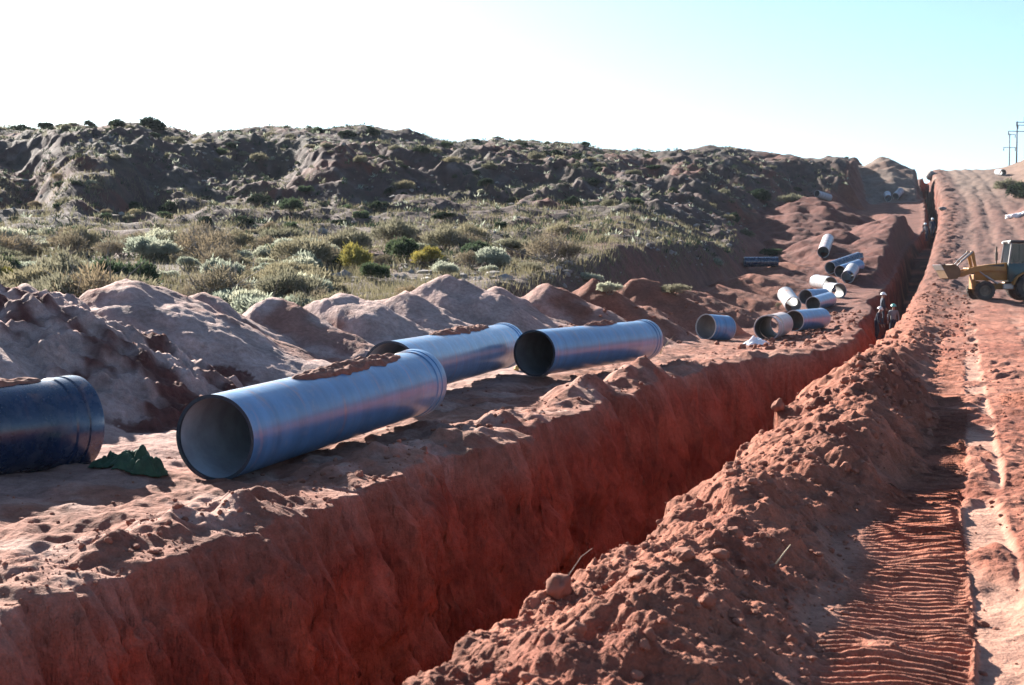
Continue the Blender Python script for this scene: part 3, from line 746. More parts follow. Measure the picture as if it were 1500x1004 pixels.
# loose clods: far too many to count
def clods():
    rng = np.random.default_rng(7)
    pts = []
    for (t0, t1, s0, s1, n, r0, r1) in [(3.5, 5.3, 6, 40, 2200, .008, .045), (-1.3, .1, 10, 45, 900, .008, .05), (-3.5, -1, 10, 40, 250, .01, .04), (5.3, 9, 8, 45, 700, .008, .04), (3.4, 5.2, 6.5, 30, 100, .035, .10), (3.4, 5.3, 5, 16, 2500, .004, .016), (-1.2, .15, 9, 18, 1500, .004, .016),
                                         (-5.5, -3, 38, 75, 250, .03, .12), (-1, 1.6, 45, 80, 300, .04, .16), (3.7, 6.5, 40, 85, 500, .025, .12), (4.4, 5.7, 22, 28, 300, .02, .10)]:
        s = s0 * (s1 / s0) ** rng.random(n); t = rng.uniform(t0, t1, n)
        x, y = xy(s, t); r = r0 * (r1 / r0) ** (rng.random(n) ** 1.7)
        pts.append(np.stack([x, y, r], 1))
    pts = np.concatenate(pts)
    z, q = terrain(pts[:, 0], pts[:, 1], True)
    ok = q['c'] < .02; pts = pts[ok]; z = z[ok]
    VV = []; FF = []; base = 0
    for big in (False, True):
        sel = (pts[:, 2] > .028) == big
        P, Fc = clod_shapes(rng, pts[sel], z[sel], 3 if big else 2)
        VV.append(P); FF.append(Fc + base); base += len(P)
    o = link('loose_clods', mesh_np('loose_clods', np.concatenate(VV), np.concatenate(FF), [M['clod']], smooth=False))
    tag(o, 'loose red clods and crumbs scattered along the trench rims and road', 'clods', kind='stuff')
def clod_shapes(rng, pts, z, sub):
    bm = bmesh.new(); bmesh.ops.create_icosphere(bm, subdivisions=sub, radius=1.0)
    bv = np.array([v.co[:] for v in bm.verts]); bf = np.array([[v.index for v in f.verts] for f in bm.faces]); bm.free()
    n = len(pts)
    scale = np.ones((n, len(bv)))
    for k in range(9):                      # broken faces
        d = rng.standard_normal((n, 3)); d /= np.linalg.norm(d, axis=1)[:, None]
        off = rng.uniform(.55, .92, n)[:, None]
        dot = d @ bv.T
        scale = np.minimum(scale, np.where(dot > .05, off / np.maximum(dot, .05), 9))
    V = bv[None] * (scale * (1 + .05 * rng.standard_normal(scale.shape)))[..., None]
    sc = pts[:, 2][:, None] * rng.uniform(.7, 1.3, (n, 3)); sc[:, 2] *= .8
    a = rng.uniform(0, 6.28, n)
    V = V * sc[:, None, :]
    X = V[..., 0] * np.cos(a)[:, None] - V[..., 1] * np.sin(a)[:, None]; Y = V[..., 0] * np.sin(a)[:, None] + V[..., 1] * np.cos(a)[:, None]
    P = np.stack([X + pts[:, :1], Y + pts[:, 1:2], V[..., 2] + (z + pts[:, 2] * .25)[:, None]], -1).reshape(-1, 3)
    Fc = (bf[None] + (np.arange(n) * len(bv))[:, None, None]).reshape(-1, 3)
    return P, Fc
clods()
def hill_rocks():
    rng = np.random.default_rng(11)
    bm = bmesh.new(); bmesh.ops.create_icosphere(bm, subdivisions=1, radius=1.0)
    bv = np.array([v.co[:] for v in bm.verts]); bf = np.array([[v.index for v in f.verts] for f in bm.faces]); bm.free()
    n = 9000
    px = rng.uniform(-80, 1360, n); Y = 55 * (215 / 55) ** rng.random(n)
    x = (px - 750) / F * Y
    z, q = terrain(x, Y, True)
    dens = fbm(x * .06, Y * .06, 141, 3)
    ok = (q['wh'] > .7) & (dens + rng.uniform(-.35, .35, n) > -.05)
    x, Y, z = x[ok], Y[ok], z[ok]; n = len(x)
    r = .05 * (.32 / .05) ** (rng.random(n) ** 2.6)
    sc = r[:, None] * rng.uniform(.6, 1.4, (n, 3)); sc[:, 2] *= .6
    V = bv[None] * (1 + .2 * rng.standard_normal((n, len(bv), 1))) * sc[:, None, :]
    P = np.stack([V[..., 0] + x[:, None], V[..., 1] + Y[:, None], V[..., 2] + (z + r * .15)[:, None]], -1).reshape(-1, 3)
    Fc = (bf[None] + (np.arange(n) * len(bv))[:, None, None]).reshape(-1, 3)
    o = link('loose_rocks', mesh_np('loose_rocks', P, Fc, [M['stone']], smooth=False))
    tag(o, 'pale loose rocks scattered over the hillside', 'rocks', kind='stuff')
hill_rocks()

# ------------------------------------------------------------------ plants
def leaf_cloud(rng, clumps, n, lw, ll, up, shell=.35):
    """many leaf-sized faces spread through several clumps; returns verts, quads"""
    w = np.array([c[3] * c[4] for c in clumps]); w = w / w.sum()
    ci = rng.choice(len(clumps), n, p=w)
    c = np.array(clumps)[ci]
    d = rng.standard_normal((n, 3)); d /= np.linalg.norm(d, axis=1)[:, None]
    d[:, 2] = np.where(d[:, 2] < -.35, -d[:, 2], d[:, 2])
    rad = 1 - shell * rng.random(n) ** 1.5
    rad = rad * (1 + .22 * rng.standard_normal(n) * (rng.random(n) < .35))
    P = c[:, :3] + d * c[:, [3, 3, 4]] * rad[:, None]
    P[:, 2] = np.maximum(P[:, 2], .02)
    ax = d + np.array([0, 0, up]) + .55 * rng.standard_normal((n, 3)); ax /= np.linalg.norm(ax, axis=1)[:, None]
    sd = np.cross(ax, rng.standard_normal((n, 3))); sd /= np.linalg.norm(sd, axis=1)[:, None] + 1e-9
    l = ll * rng.uniform(.6, 1.4, n)[:, None]; wd = lw * rng.uniform(.6, 1.3, n)[:, None]
    V = np.stack([P - sd * wd * .35, P + sd * wd * .35, P + ax * l * .6 + sd * wd * .5, P + ax * l - sd * wd * .12], 1).reshape(-1, 3)
    Q = np.arange(n * 4).reshape(n, 4)
    return V, Q
def branch_mesh(rng, tips, r0, sub=0, spread=.15):
    b = MB()
    for t in tips:
        t = Vector(t); m = t * .5 + Vector(rng.normal(0, spread, 3) * t.length * .5); m.z = abs(m.z) * .9
        b.path([(rng.normal(0, .04), rng.normal(0, .04), -.05), m, t], [r0, r0 * .65, r0 * .25], 4)
        for k in range(sub):
            e = m.lerp(t, rng.uniform(0, .6)); q = e + Vector(rng.normal(0, .22, 3)) + Vector((0, 0, .2))
            b.path([e, e.lerp(q, .5) + Vector(rng.normal(0, .03, 3)), q], [r0 * .45, r0 * .3, r0 * .12], 3)
    return b
KIND = {  # leaf material, stem material, leaf width, leaf length, leaves, clump count, width, height, uprightness
    'sagebrush':        ('sage', 'grey_twig', .030, .085, 3600, 7, .55, .62, .5),
    'yellow_shrub':     ('yellow_leaf', 'twig', .028, .11, 3000, 7, .62, .95, .9),
    'dark_bush':        ('dark_leaf', 'twig', .05, .10, 3000, 6, .75, .95, .3),
    'green_bush':       ('green_leaf', 'twig', .05, .11, 2800, 6, .65, .85, .6),
    'olive_shrub':      ('olive', 'twig', .030, .12, 3000, 8, .75, .8, .8),
    'dry_shrub':        ('dry_leaf', 'grey_twig', .022, .09, 1500, 7, .65, .85, .8),
}
PROTO = {}
def make_proto(kind, var, seed):
    lm, sm_, lw, ll, n, nc, wd, ht, up = KIND[kind]
    rng = np.random.default_rng(seed)
    clumps = []
    for i in range(nc):
        a = 2 * math.pi * (i / nc) + rng.uniform(-.5, .5); rr = wd * rng.uniform(.25, .72) * (0 if i == 0 else 1)
        cr = wd * rng.uniform(.30, .5); ch = ht * rng.uniform(.26, .42)
        zc = ht * rng.uniform(.35, .68) * (1 - .35 * rr / wd) if kind != 'sagebrush' else ht * rng.uniform(.35, .6) * (1 - .3 * rr / wd)
        clumps.append((math.cos(a) * rr, math.sin(a) * rr, zc, cr, ch))
    V, Q = leaf_cloud(rng, clumps, n, lw, ll, up, .5)
    fol = mesh_np('foliage', V, Q, [M[lm]], smooth=False)
    tips = [(c[0], c[1], c[2] + c[4] * .5) for c in clumps] + [(c[0] * 1.2, c[1] * 1.2, c[2] + c[4] * .2) for c in clumps]
    if kind == 'dry_shrub': tips = tips + [(rng.normal(0, wd * .6), rng.normal(0, wd * .6), ht * rng.uniform(.6, 1.15)) for _ in range(10)]
    b = branch_mesh(rng, tips, .016, 3 if kind == 'dry_shrub' else 1)
    tmp = b.build('stem', M[sm_]); st_me = tmp.data; bpy.data.objects.remove(tmp)
    # light version for far copies
    V2, Q2 = leaf_cloud(rng, clumps, 1500, lw * 1.7, ll * 1.2, up, .6)
    farm = mesh_np('far_' + kind, V2, Q2, [M[lm]], smooth=False)
    PROTO[(kind, var)] = (fol, st_me, farm)
for ki, kind in enumerate(KIND):
    for var in range(3): make_proto(kind, var, 500 + ki * 10 + var)
NRNG = random.Random(77)
def plant(kind, x, y, size, label, cat='shrub', group=None, far=False, hs=1.0, z=None, parts=True):
    fol, stm, farm = PROTO[(kind, NRNG.randrange(3))]
    z = gz(x, y) if z is None else z
    s = size
    rz = NRNG.uniform(0, 6.28)
    if far:
        o = link(kind, farm)
    else:
        o = empty(kind); link('foliage', fol, o); link('stem', stm, o)
    o.location = (x, y, z - (.22 * s if far else .03)); o.rotation_euler = (0, 0, rz); o.scale = (s, s, s * hs)
    return tag(o, label, cat, group)
# shrubs one can point to: kind, photo column, row of the foot, width in photo pixels, height factor, label
HERO = [
    ('dark_bush', 222, 190, 52, .8, 'broad dark bush standing up on the skyline, highest point of the ridge'),
    ('dark_bush', 545, 198, 24, 1.0, 'upright dark bush on the skyline above the middle spur'),
    ('dark_bush', 508, 200, 30, .7, 'low dark bush on the skyline left of the upright one'),
    ('dark_bush', 302, 334, 36, .9, 'round dark green bush alone on the stony slope at left'),
    ('green_bush', 427, 312, 58, .7, 'wide green bush on the lower left slope, beside the bare gully'),
    ('dark_bush', 378, 302, 44, .7, 'dark bush left of the wide green one on the slope'),
    ('dark_bush', 650, 324, 44, .6, 'low dark bush in the middle of the pink bare slope'),
    ('green_bush', 735, 338, 24, 1.1, 'small bright green bush, the greenest on the middle slope'),
    ('olive_shrub', 822, 346, 60, .7, 'grey green spreading shrub right of the bright green bush'),
    ('yellow_shrub', 522, 392, 72, 1.0, 'tall yellow topped shrub left of the pale cushions'),
    ('green_bush', 548, 404, 62, .9, 'blue green bush at the foot of the tall yellow shrub'),
    ('yellow_shrub', 628, 388, 62, .75, 'bright yellow shrub just behind the pale cushion shrubs'),
    ('sagebrush', 652, 398, 56, .9, 'big pale cushion shrub in front of the bright yellow one'),
    ('sagebrush', 716, 394, 34, .9, 'pale cushion shrub right of the big pale one'),
    ('sagebrush', 654, 410, 34, .9, 'small whitish cushion shrub just behind the spoil bank crest'),
    ('sagebrush', 765, 415, 28, .8, 'tiny pale shrub peeping over the middle of the spoil bank'),
    ('olive_shrub', 775, 396, 56, .8, 'dull olive shrub between the two groups of pale cushions'),
    ('yellow_shrub', 858, 398, 44, .8, 'yellowish shrub above the right group of pale cushions'),
    ('sagebrush', 892, 414, 48, .9, 'pale grey shrub at the right end of the cushions, near the red heaps'),
    ('sagebrush', 845, 415, 36, .9, 'pale shrub on the left side of the right cushion group'),
    ('olive_shrub', 815, 408, 44, .8, 'tan olive shrub below the yellowish one'),
    ('sagebrush', 240, 408, 52, .8, 'pale domed shrub behind the left sandy heap'),
    ('sagebrush', 276, 398, 44, .9, 'pale domed shrub to the right of the one behind the sandy heap'),
    ('olive_shrub', 990, 400, 60, .7, 'dull green shrub behind the red heaps, right of all pale cushions'),
    ('green_bush', 1130, 378, 44, .6, 'green brush beside the black pipe behind the spoil bank'),
    ('dark_bush', 1112, 292, 46, .7, 'dark shrub left of a pair on the far shelf'),
    ('olive_shrub', 1160, 294, 42, .7, 'olive shrub right of the pair on the far shelf'),
    ('dry_shrub', 275, 432, 52, 1.3, 'leafless dark twiggy bush rising right of the sandy heap crest'),
    ('dry_shrub', 110, 385, 66, 1.1, 'brown twiggy bush among the brush at far left'),
    ('dry_shrub', 160, 380, 60, 1.0, 'grey brown twiggy bush right of the brown one at far left'),
    ('yellow_shrub', 15, 410, 50, .8, 'yellow green shrub at the left picture edge'),
    ('dark_bush', 1425, 243, 14, .8, 'small dark bush on the right skyline beside the ramp'),
    ('dark_bush', 1453, 242, 14, .9, 'dark bush on the right skyline below the poles'),
    ('olive_shrub', 1478, 276, 46, .8, 'olive bush on the right bank below the white pipe'),
    ('dark_bush', 1496, 290, 40, 1.1, 'large dark bush at the right edge of the bank'),
    ('dark_bush', 712, 278, 40, .7, 'dark brush in the gully mouth below the middle spur'),
    ('dry_shrub', 1140, 452, 16, 1.1, 'little dry weed on the red bank above the pale pipes'),
]
HEROPOS = []
HW = {'sagebrush': 1.5, 'yellow_shrub': 1.65, 'dark_bush': 1.95, 'green_bush': 1.75, 'olive_shrub': 2.0, 'dry_shrub': 1.75}
for kind, px, py, w, hs, lab in HERO:
    p = hit(px, py, 30 if py < 440 else 8)
    # where the bank hides the foot, stand the shrub on the flat behind it
    if py > 380 and px < 1000:
        Y = np.interp(py, [380, 400, 415, 432], [70, 58, 50, 42]); p = Vector((*along(px, float(Y)), 0)); p.z = gz(p.x, p.y)
        want = zat(py, p.y)
    HEROPOS.append((px, p.y, w))
    w *= 1.3 if p.y > 130 else 1.1
    plant(kind, p.x, p.y, w * p.y / F / HW[kind], lab, 'shrub', None, p.y > 130, hs)
# unnamed scrub
CNT = {}
def scatter():
    rng = random.Random(21)
    zones = [
        # name, n, px range, Y range, kinds, size range, far?, phrase
        ('near', 240, (-110, 1010), (37, 76), ['sagebrush'] * 5 + ['olive_shrub'] * 4 + ['dry_shrub'] * 5 + ['olive_shrub'] + ['green_bush'] * 1, (.8, 2.1), False),
        ('mid', 150, (-120, 1120), (74, 118), ['sagebrush'] * 3 + ['olive_shrub'] * 4 + ['dark_bush'] * 2 + ['green_bush'] * 3 + ['dry_shrub'] * 3, (.55, 1.3), True),
        ('bluff', 260, (-120, 1230), (118, 175), ['dark_bush'] * 4 + ['olive_shrub'] * 4 + ['sagebrush'] * 2 + ['green_bush'], (.5, 1.5), True),
        ('ridge', 75, (-120, 1290), (0, 0), ['dark_bush'] * 5 + ['olive_shrub'] * 2, (.35, .9), True),
        ('right', 40, (1400, 1620), (120, 245), ['dark_bush'] * 2 + ['olive_shrub'] * 3, (.5, 1.3), True),
    ]
    adj = {'sagebrush': 'pale grey sage shrub', 'olive_shrub': 'dull olive shrub', 'dry_shrub': 'dry brown twiggy shrub', 'yellow_shrub': 'small yellow shrub',
           'dark_bush': 'dark green bush', 'green_bush': 'mid green bush'}
    where = {'near': 'in the brush flat just behind the spoil bank', 'mid': 'dotted over the lower hillside', 'bluff': 'on the steep bluff below the ridge',
             'ridge': 'along the skyline of the left ridge', 'right': 'on the bank right of the dirt ramp'}
    for zn, n, (x0, x1), (y0, y1), kinds, (s0, s1), far in zones:
        m = n * 16
        cpx = np.array([rng.uniform(x0, x1) for _ in range(m)])
        if zn == 'ridge': cY = ridge_dist(cpx) + np.array([rng.uniform(-6, 1.5) for _ in range(m)])
        else: cY = np.array([y0 + (y1 - y0) * rng.random() for _ in range(m)])
        cx = (cpx - 750) / F * cY
        z, q = terrain(cx, cY, True)
        if zn == 'right': ok = q['bank'] > .7
        else: ok = (q['wh'] > .45) & (q['heap'] < .2) & (q['redw'] < .5) & (q['greyw'] < .5)
        if zn in ('mid', 'bluff'): ok &= fbm(cx * .07, cY * .07, 151, 3) > np.array([rng.uniform(-.5, .35) for _ in range(m)])
        if zn in ('near', 'mid'):
            for hpx, hy, hw_ in HEROPOS: ok &= ~((np.abs(cpx - hpx) < hw_ * .6 + 14) & (cY < hy + 1.5) & (cY > hy - 14))
            ok &= np.array([rng.random() for _ in range(m)]) < np.interp(cpx, [420, 640], [1, .30])
        for t in np.nonzero(ok)[0][:n]:
            kind = rng.choice(kinds)
            plant(kind, float(cx[t]), float(cY[t]), s0 + (s1 - s0) * rng.random() ** 1.6, adj[kind] + ' ' + where[zn], 'shrub', 'scrub ' + where[zn], far, rng.uniform(.65, 1.05) * (.75 if zn == 'ridge' else 1), float(z[t]) - (.12 if far else 0))
scatter()
def low_scrub():
    """countless ankle-high tufts over the slopes"""
    rng = np.random.default_rng(41)
    n = 15000
    px = rng.uniform(-130, 1240, n); Y = 62 + 128 * rng.random(n) ** .8; x = (px - 750) / F * Y
    z, q = terrain(x, Y, True)
    ok = (q['wh'] > .8) & (q['heap'] < .2) & (q['greyw'] < .5) & (q['redw'] < .5) & (fbm(x * .1, Y * .1, 171, 3) + rng.uniform(-.6, .6, n) > -.1)
    x, Y, z = x[ok], Y[ok], z[ok]; n = len(x); m = 12
    r = rng.uniform(.12, .42, n)
    d = rng.standard_normal((n, m, 3)); d /= np.linalg.norm(d, axis=2)[..., None]; d[..., 2] = np.abs(d[..., 2])
    c = np.stack([x, Y, z], 1)[:, None, :] + d * r[:, None, None] * rng.uniform(.2, .8, (n, m, 1)) * [1, 1, .8]
    ax = d + [0, 0, .5]; sd = np.cross(ax, rng.standard_normal((n, m, 3))); sd /= np.linalg.norm(sd, axis=2)[..., None] + 1e-9
    l = r[:, None, None] * rng.uniform(.3, .7, (n, m, 1)); w_ = l * .45
    V = np.stack([c - sd * w_ * .4, c + sd * w_ * .4, c + ax * l * .6 + sd * w_ * .5, c + ax * l - sd * w_ * .1], 2).reshape(-1, 3)
    mi = np.repeat(rng.choice(3, n, p=[.52, .38, .10]), m)
    o = link('low_scrub', mesh_np('low_scrub', V, np.arange(n * m * 4).reshape(-1, 4), [M['dark_leaf'], M['olive'], M['sage']], smooth=False, mi=mi))
    tag(o, 'low grey green scrub tufts covering the hillside', 'scrub', kind='stuff')
low_scrub()
def dry_grass():
    rng = np.random.default_rng(31)
    n = 150000
    px = rng.uniform(-160, 1120, n); Y = 34 * (115 / 34) ** rng.random(n); x = (px - 750) / F * Y
    cl = fbm(x * .35, Y * .35, 161, 3)
    keep = cl + rng.uniform(-.5, .5, n) > .1
    x, Y = x[keep], Y[keep]
    z, q = terrain(x, Y, True); ok = (q['wh'] > .6) & (q['heap'] < .3)
    x, Y, z = x[ok], Y[ok], z[ok]; n = len(x)
    h = rng.uniform(.15, .60, n) * np.interp(Y, [34, 115], [1, .8]); w = np.interp(Y, [34, 115], [.012, .03])
    a = rng.uniform(0, 6.28, n); lean = rng.normal(0, .35, (n, 2)) * h[:, None]
    dx = np.cos(a) * w; dy = np.sin(a) * w
    V = np.stack([np.stack([x - dx, Y - dy, z], 1), np.stack([x + dx, Y + dy, z], 1), np.stack([x + lean[:, 0], Y + lean[:, 1], z + h], 1)], 1).reshape(-1, 3)
    o = link('dry_grass', mesh_np('dry_grass', V, np.arange(n * 3).reshape(n, 3), [M['dry_grass']], smooth=False))
    tag(o, 'dry tan grass and stubble between the shrubs', 'grass', kind='stuff')
dry_grass()

# ------------------------------------------------------------------ digger (backhoe loader)
def wheel(parent, x, y, r, w, side):
    root = empty('wheel'); root.parent = parent; root.location = (x, y, r)
    b = MB(); h = w / 2
    b.lathe([(-h * .8, r * .56), (-h, r * .66), (-h, r * .86), (-h * .8, r * .955), (h * .8, r * .955), (h, r * .86), (h, r * .66), (h * .8, r * .56)], 40, 'y')
    nl = 18
    for i in range(nl):
        for sgn in (-1, 1):
            a = 2 * math.pi * (i + (.5 if sgn > 0 else 0)) / nl
            rot = Matrix.Rotation(-a, 3, 'Y') @ Matrix.Rotation(sgn * R(35), 3, 'X')
            c = Matrix.Rotation(-a, 3, 'Y') @ Vector((r * .955, sgn * w * .24, 0))
            rot = Matrix.Rotation(-a, 3, 'Y') @ Matrix.Rotation(sgn * R(35), 3, 'X')
            b.box(c, (r * .09, w * .55, r * .085), rot)
    b.build('tyre', M['tyre'], root, auto=40)
    b = MB(); s = side
    b.lathe([(s * h * .75, r * .57), (s * h * .8, r * .5), (s * h * .25, r * .46), (s * h * .2, r * .2), (s * h * .55, r * .18), (s * h * .55, .001)], 28, 'y')
    b.lathe([(-s * h * .75, r * .57), (-s * h * .3, r * .46), (-s * h * .2, .001)], 28, 'y')
    for i in range(8):
        a = 2 * math.pi * i / 8; b.tube((math.cos(a) * r * .3, s * h * .2, math.sin(a) * r * .3), (math.cos(a) * r * .3, s * h * .32, math.sin(a) * r * .3), .025, n=6)
    b.build('rim', M['rim'], root, auto=40)
    return root
def digger():
    p = hit(1437, 441, 30)
    Yd = 70.0
    x0, y0 = (1500 - 750) / F * Yd, Yd
    z0 = .5 * (gz(x0, y0) + gz(x0 - 2.2, y0 - .1))
    root = empty('backhoe_loader', (x0, y0, z0 - .03), (0, math.atan2(gz(x0 - 2.2, y0) - gz(x0, y0), 2.2) * 1.0 * -1, math.pi - R(4)))
    root.rotation_euler[1] = 0
    tag(root, 'yellow and dark teal backhoe loader with raised front bucket on the dirt road', 'digger')
    # local: x forward, z up; the side the camera sees is +y
    for s in (-1, 1):
        wheel(root, 2.2, s * .78, .50, .34, s); wheel(root, 0, s * .82, .70, .46, s)
    b = MB(); b.box((1.1, 0, .72), (2.9, .62, .32), None, .03); b.box((2.2, 0, .52), (.22, 1.25, .2), None, .03); b.box((0, 0, .70), (.3, 1.25, .3), None, .03)
    b.box((2.62, 0, .95), (.12, .9, .75), None, .02); b.build('chassis', M['yellow'], root)
    b = MB(); b.prism([(.98, 1.02), (2.52, 1.02), (2.60, 1.10), (2.60, 1.60), (2.48, 1.74), (1.9, 1.84), (.98, 1.93)], -.42, .42, .035)
    hood = b.build('hood', M['yellow'], root, auto=35)
    for s in (-1, 1):
        b = MB(); b.prism([(1.15, 1.58), (2.30, 1.56), (2.30, 1.74), (1.15, 1.86)], s * .421 - .008, s * .421 + .008); b.build('side_stripe', M['black'], hood)
        b = MB(); b.prism([(1.92, 1.60), (2.22, 1.60), (2.22, 1.73), (1.92, 1.74)], s * .434 - .006, s * .434 + .006); b.build('decal_panel', M['white'], hood)
        b = MB(); b.box((2.605, s * .28, 1.52), (.03, .16, .10), None, .01); b.build('headlight', M['white'], hood)
    b = MB(); b.box((2.605, 0, 1.28), (.02, .66, .30))
    for i in range(7): b.box((2.62, 0, 1.16 + i * .04), (.02, .66, .012))
    b.build('grille', M['black'], hood)
    b = MB(); b.tube((1.5, .25, 1.85), (1.5, .25, 2.75), .045, n=12); b.tube((1.5, .25, 2.05), (1.5, .25, 2.45), .075, n=14); b.build('exhaust_stack', M['rim'], root, auto=40)
    # cab
    cab = MB(); cab.prism([(.98, .95), (1.02, 1.9), (-.5, 1.9), (-.62, 1.45), (-.62, 1.25), (.45, 1.25), (.55, .95)], -.70, .70, .03)
    cab = cab.build('cab', M['teal'], root, auto=35)
    for s in (-1, 1):
        b = MB(); b.path([(1.0, s * .68, 1.88), (.93, s * .67, 2.4), (.86, s * .66, 2.93)], [.05, .045, .045], 6)
        b.build('front_pillar', M['steel'], cab, auto=40)
        b = MB(); b.path([(-.55, s * .68, 1.88), (-.55, s * .66, 2.93)], [.045, .045], 6); b.path([(.1, s * .68, 1.88), (.1, s * .66, 2.93)], [.03, .03], 6)
        b.build('rear_pillar', M['black'], cab, auto=40)
        b = MB(); b.prism([(.92, 1.92), (.82, 2.9), (-.5, 2.9), (-.5, 1.92)], s * .655 - .004, s * .655 + .004); b.build('side_window', M['glass'], cab)
        b = MB()
        pts = [(math.cos(t) * .86, .70 + math.sin(t) * .80) for t in np.linspace(R(8), R(165), 14)]
        ptsi = [(math.cos(t) * .80, .70 + math.sin(t) * .745) for t in np.linspace(R(8), R(165), 14)]
        b.prism(pts + ptsi[::-1], s * .56, s * 1.06); b.build('fender', M['yellow'], root, auto=35)
        b = MB(); b.box((1.0, s * .62, .72), (.52, .20, .28), None, .03); b.build('step_box', M['steel'], root)
    b = MB(); b.prism([(.965, 1.92), (.86, 2.9), (.85, 2.9), (.955, 1.92)], -.62, .62); b.build('windscreen', M['glass'], cab)
    b = MB(); b.box((.14, 0, 3.0), (1.62, 1.5, .14), None, .05); roof = b.build('roof', M['black'], cab, auto=35)
    for s in (-1, 1):
        b = MB(); b.box((.96, s * .55, 2.95), (.08, .18, .10), None, .02); b.build('work_light', M['white'], roof)
    b = MB(); b.box((.0, 0, 1.98), (.48, .5, .14), None, .05); b.box((-.24, 0, 2.3), (.12, .48, .62), None, .05); b.build('seat', M['black'], cab, auto=35)
    b = MB(); b.tube((.8, 0, 1.8), (.55, 0, 2.2), .03, n=8)
    for i in range(16):
        a0, a1 = 2 * math.pi * i / 16, 2 * math.pi * (i + 1) / 16
        f = lambda a: Vector((.55 + .10 * math.cos(a), .19 * math.sin(a), 2.2 + .16 * math.cos(a)))
        b.tube(f(a0), f(a1), .016, n=6)
    b.build('steering_wheel', M['black'], cab)
    # loader arms
    for s in (-1, 1):
        b = MB(); b.prism([(1.05, 1.50), (1.12, 1.72), (2.3, 1.78), (2.75, 1.70), (3.40, 1.42), (3.46, 1.22), (3.28, 1.20), (2.62, 1.46), (2.2, 1.52)], s * .56 - .05, s * .56 + .05, .012)
        b.build('loader_arm', M['yellow'], root, auto=35)
        b = MB(); b.tube((1.5, s * .56, .85), (2.1, s * .56, 1.25), .055, n=12); b.tube((2.1, s * .56, 1.25), (2.5, s * .56, 1.55), .03, n=10); b.build('lift_cylinder', M['steel'], root, auto=40)
        b = MB(); b.tube((2.73, s * .40, 2.48), (3.3, s * .40, 1.98), .06, n=12); b.tube((3.3, s * .40, 1.98), (3.52, s * .40, 1.72), .035, n=10); b.build('tilt_cylinder', M['steel'], root, auto=40)
        b = MB(); b.prism([(2.66, 2.5), (2.80, 2.54), (2.86, 2.44), (2.62, 1.6), (2.50, 1.6)], s * .40 - .03, s * .40 + .03); b.build('tilt_lever', M['yellow'], root)
    b = MB(); b.tube((2.9, -.56, 1.62), (2.9, .56, 1.62), .06, n=12); b.build('cross_tube', M['yellow'], root, auto=40)
    # bucket: curved shell with side cheeks and a cutting edge
    outer = [(4.60, 1.80), (4.20, 1.08), (3.98, 1.02), (3.66, 1.06), (3.46, 1.26), (3.44, 1.56), (3.60, 1.84), (3.84, 1.98)]
    inner = [(4.57, 1.82), (4.18, 1.12), (3.98, 1.06), (3.68, 1.10), (3.50, 1.28), (3.48, 1.55), (3.63, 1.81), (3.86, 1.94)]
    sc_ = lambda L: [(3.44 + (a - 3.44) * .80, 1.35 + (c - 1.35) * .80) for a, c in L]
    outer = sc_(outer); inner = sc_(inner)
    b = MB(); b.prism(outer + inner[::-1], -.9, .9)
    bk = b.build('bucket', M['bucket'], root, auto=35)
    for s in (-1, 1):
        b = MB(); b.prism(outer, s * .9 - .02, s * .9 + .02); b.build('bucket_cheek', M['bucket'], bk)
    b = MB(); b.prism(sc_([(4.70, 1.93), (4.66, 1.95), (4.46, 1.60), (4.50, 1.59)]), -.93, .93); b.build('cutting_edge', M['steel'], bk)
    # rear digging arm folded behind the cab
    b = MB(); b.prism([(-.95, .75), (-.75, .75), (-1.0, 2.0), (-1.4, 3.05), (-1.6, 3.0), (-1.25, 1.9)], -.14, .14, .02); b.build('boom', M['yellow'], root, auto=35)
    b = MB(); b.prism([(-1.42, 3.1), (-1.62, 3.15), (-2.05, 1.5), (-1.9, 1.4)], -.11, .11, .02); b.build('dipper_arm', M['yellow'], root, auto=35)
    b = MB(); b.prism([(-2.1, 1.5), (-1.75, 1.35), (-1.55, .95), (-1.75, .7), (-2.2, .72), (-2.3, 1.1)], -.3, .3, .02); b.build('rear_bucket', M['black'], root, auto=35)
    for s in (-1, 1):
        b = MB(); b.box((-.85, s * .6, .95), (.2, .2, 1.2), None, .02); b.box((-.9, s * .75, .32), (.4, .35, .08), None, .02); b.build('stabiliser', M['yellow'], root)
digger()

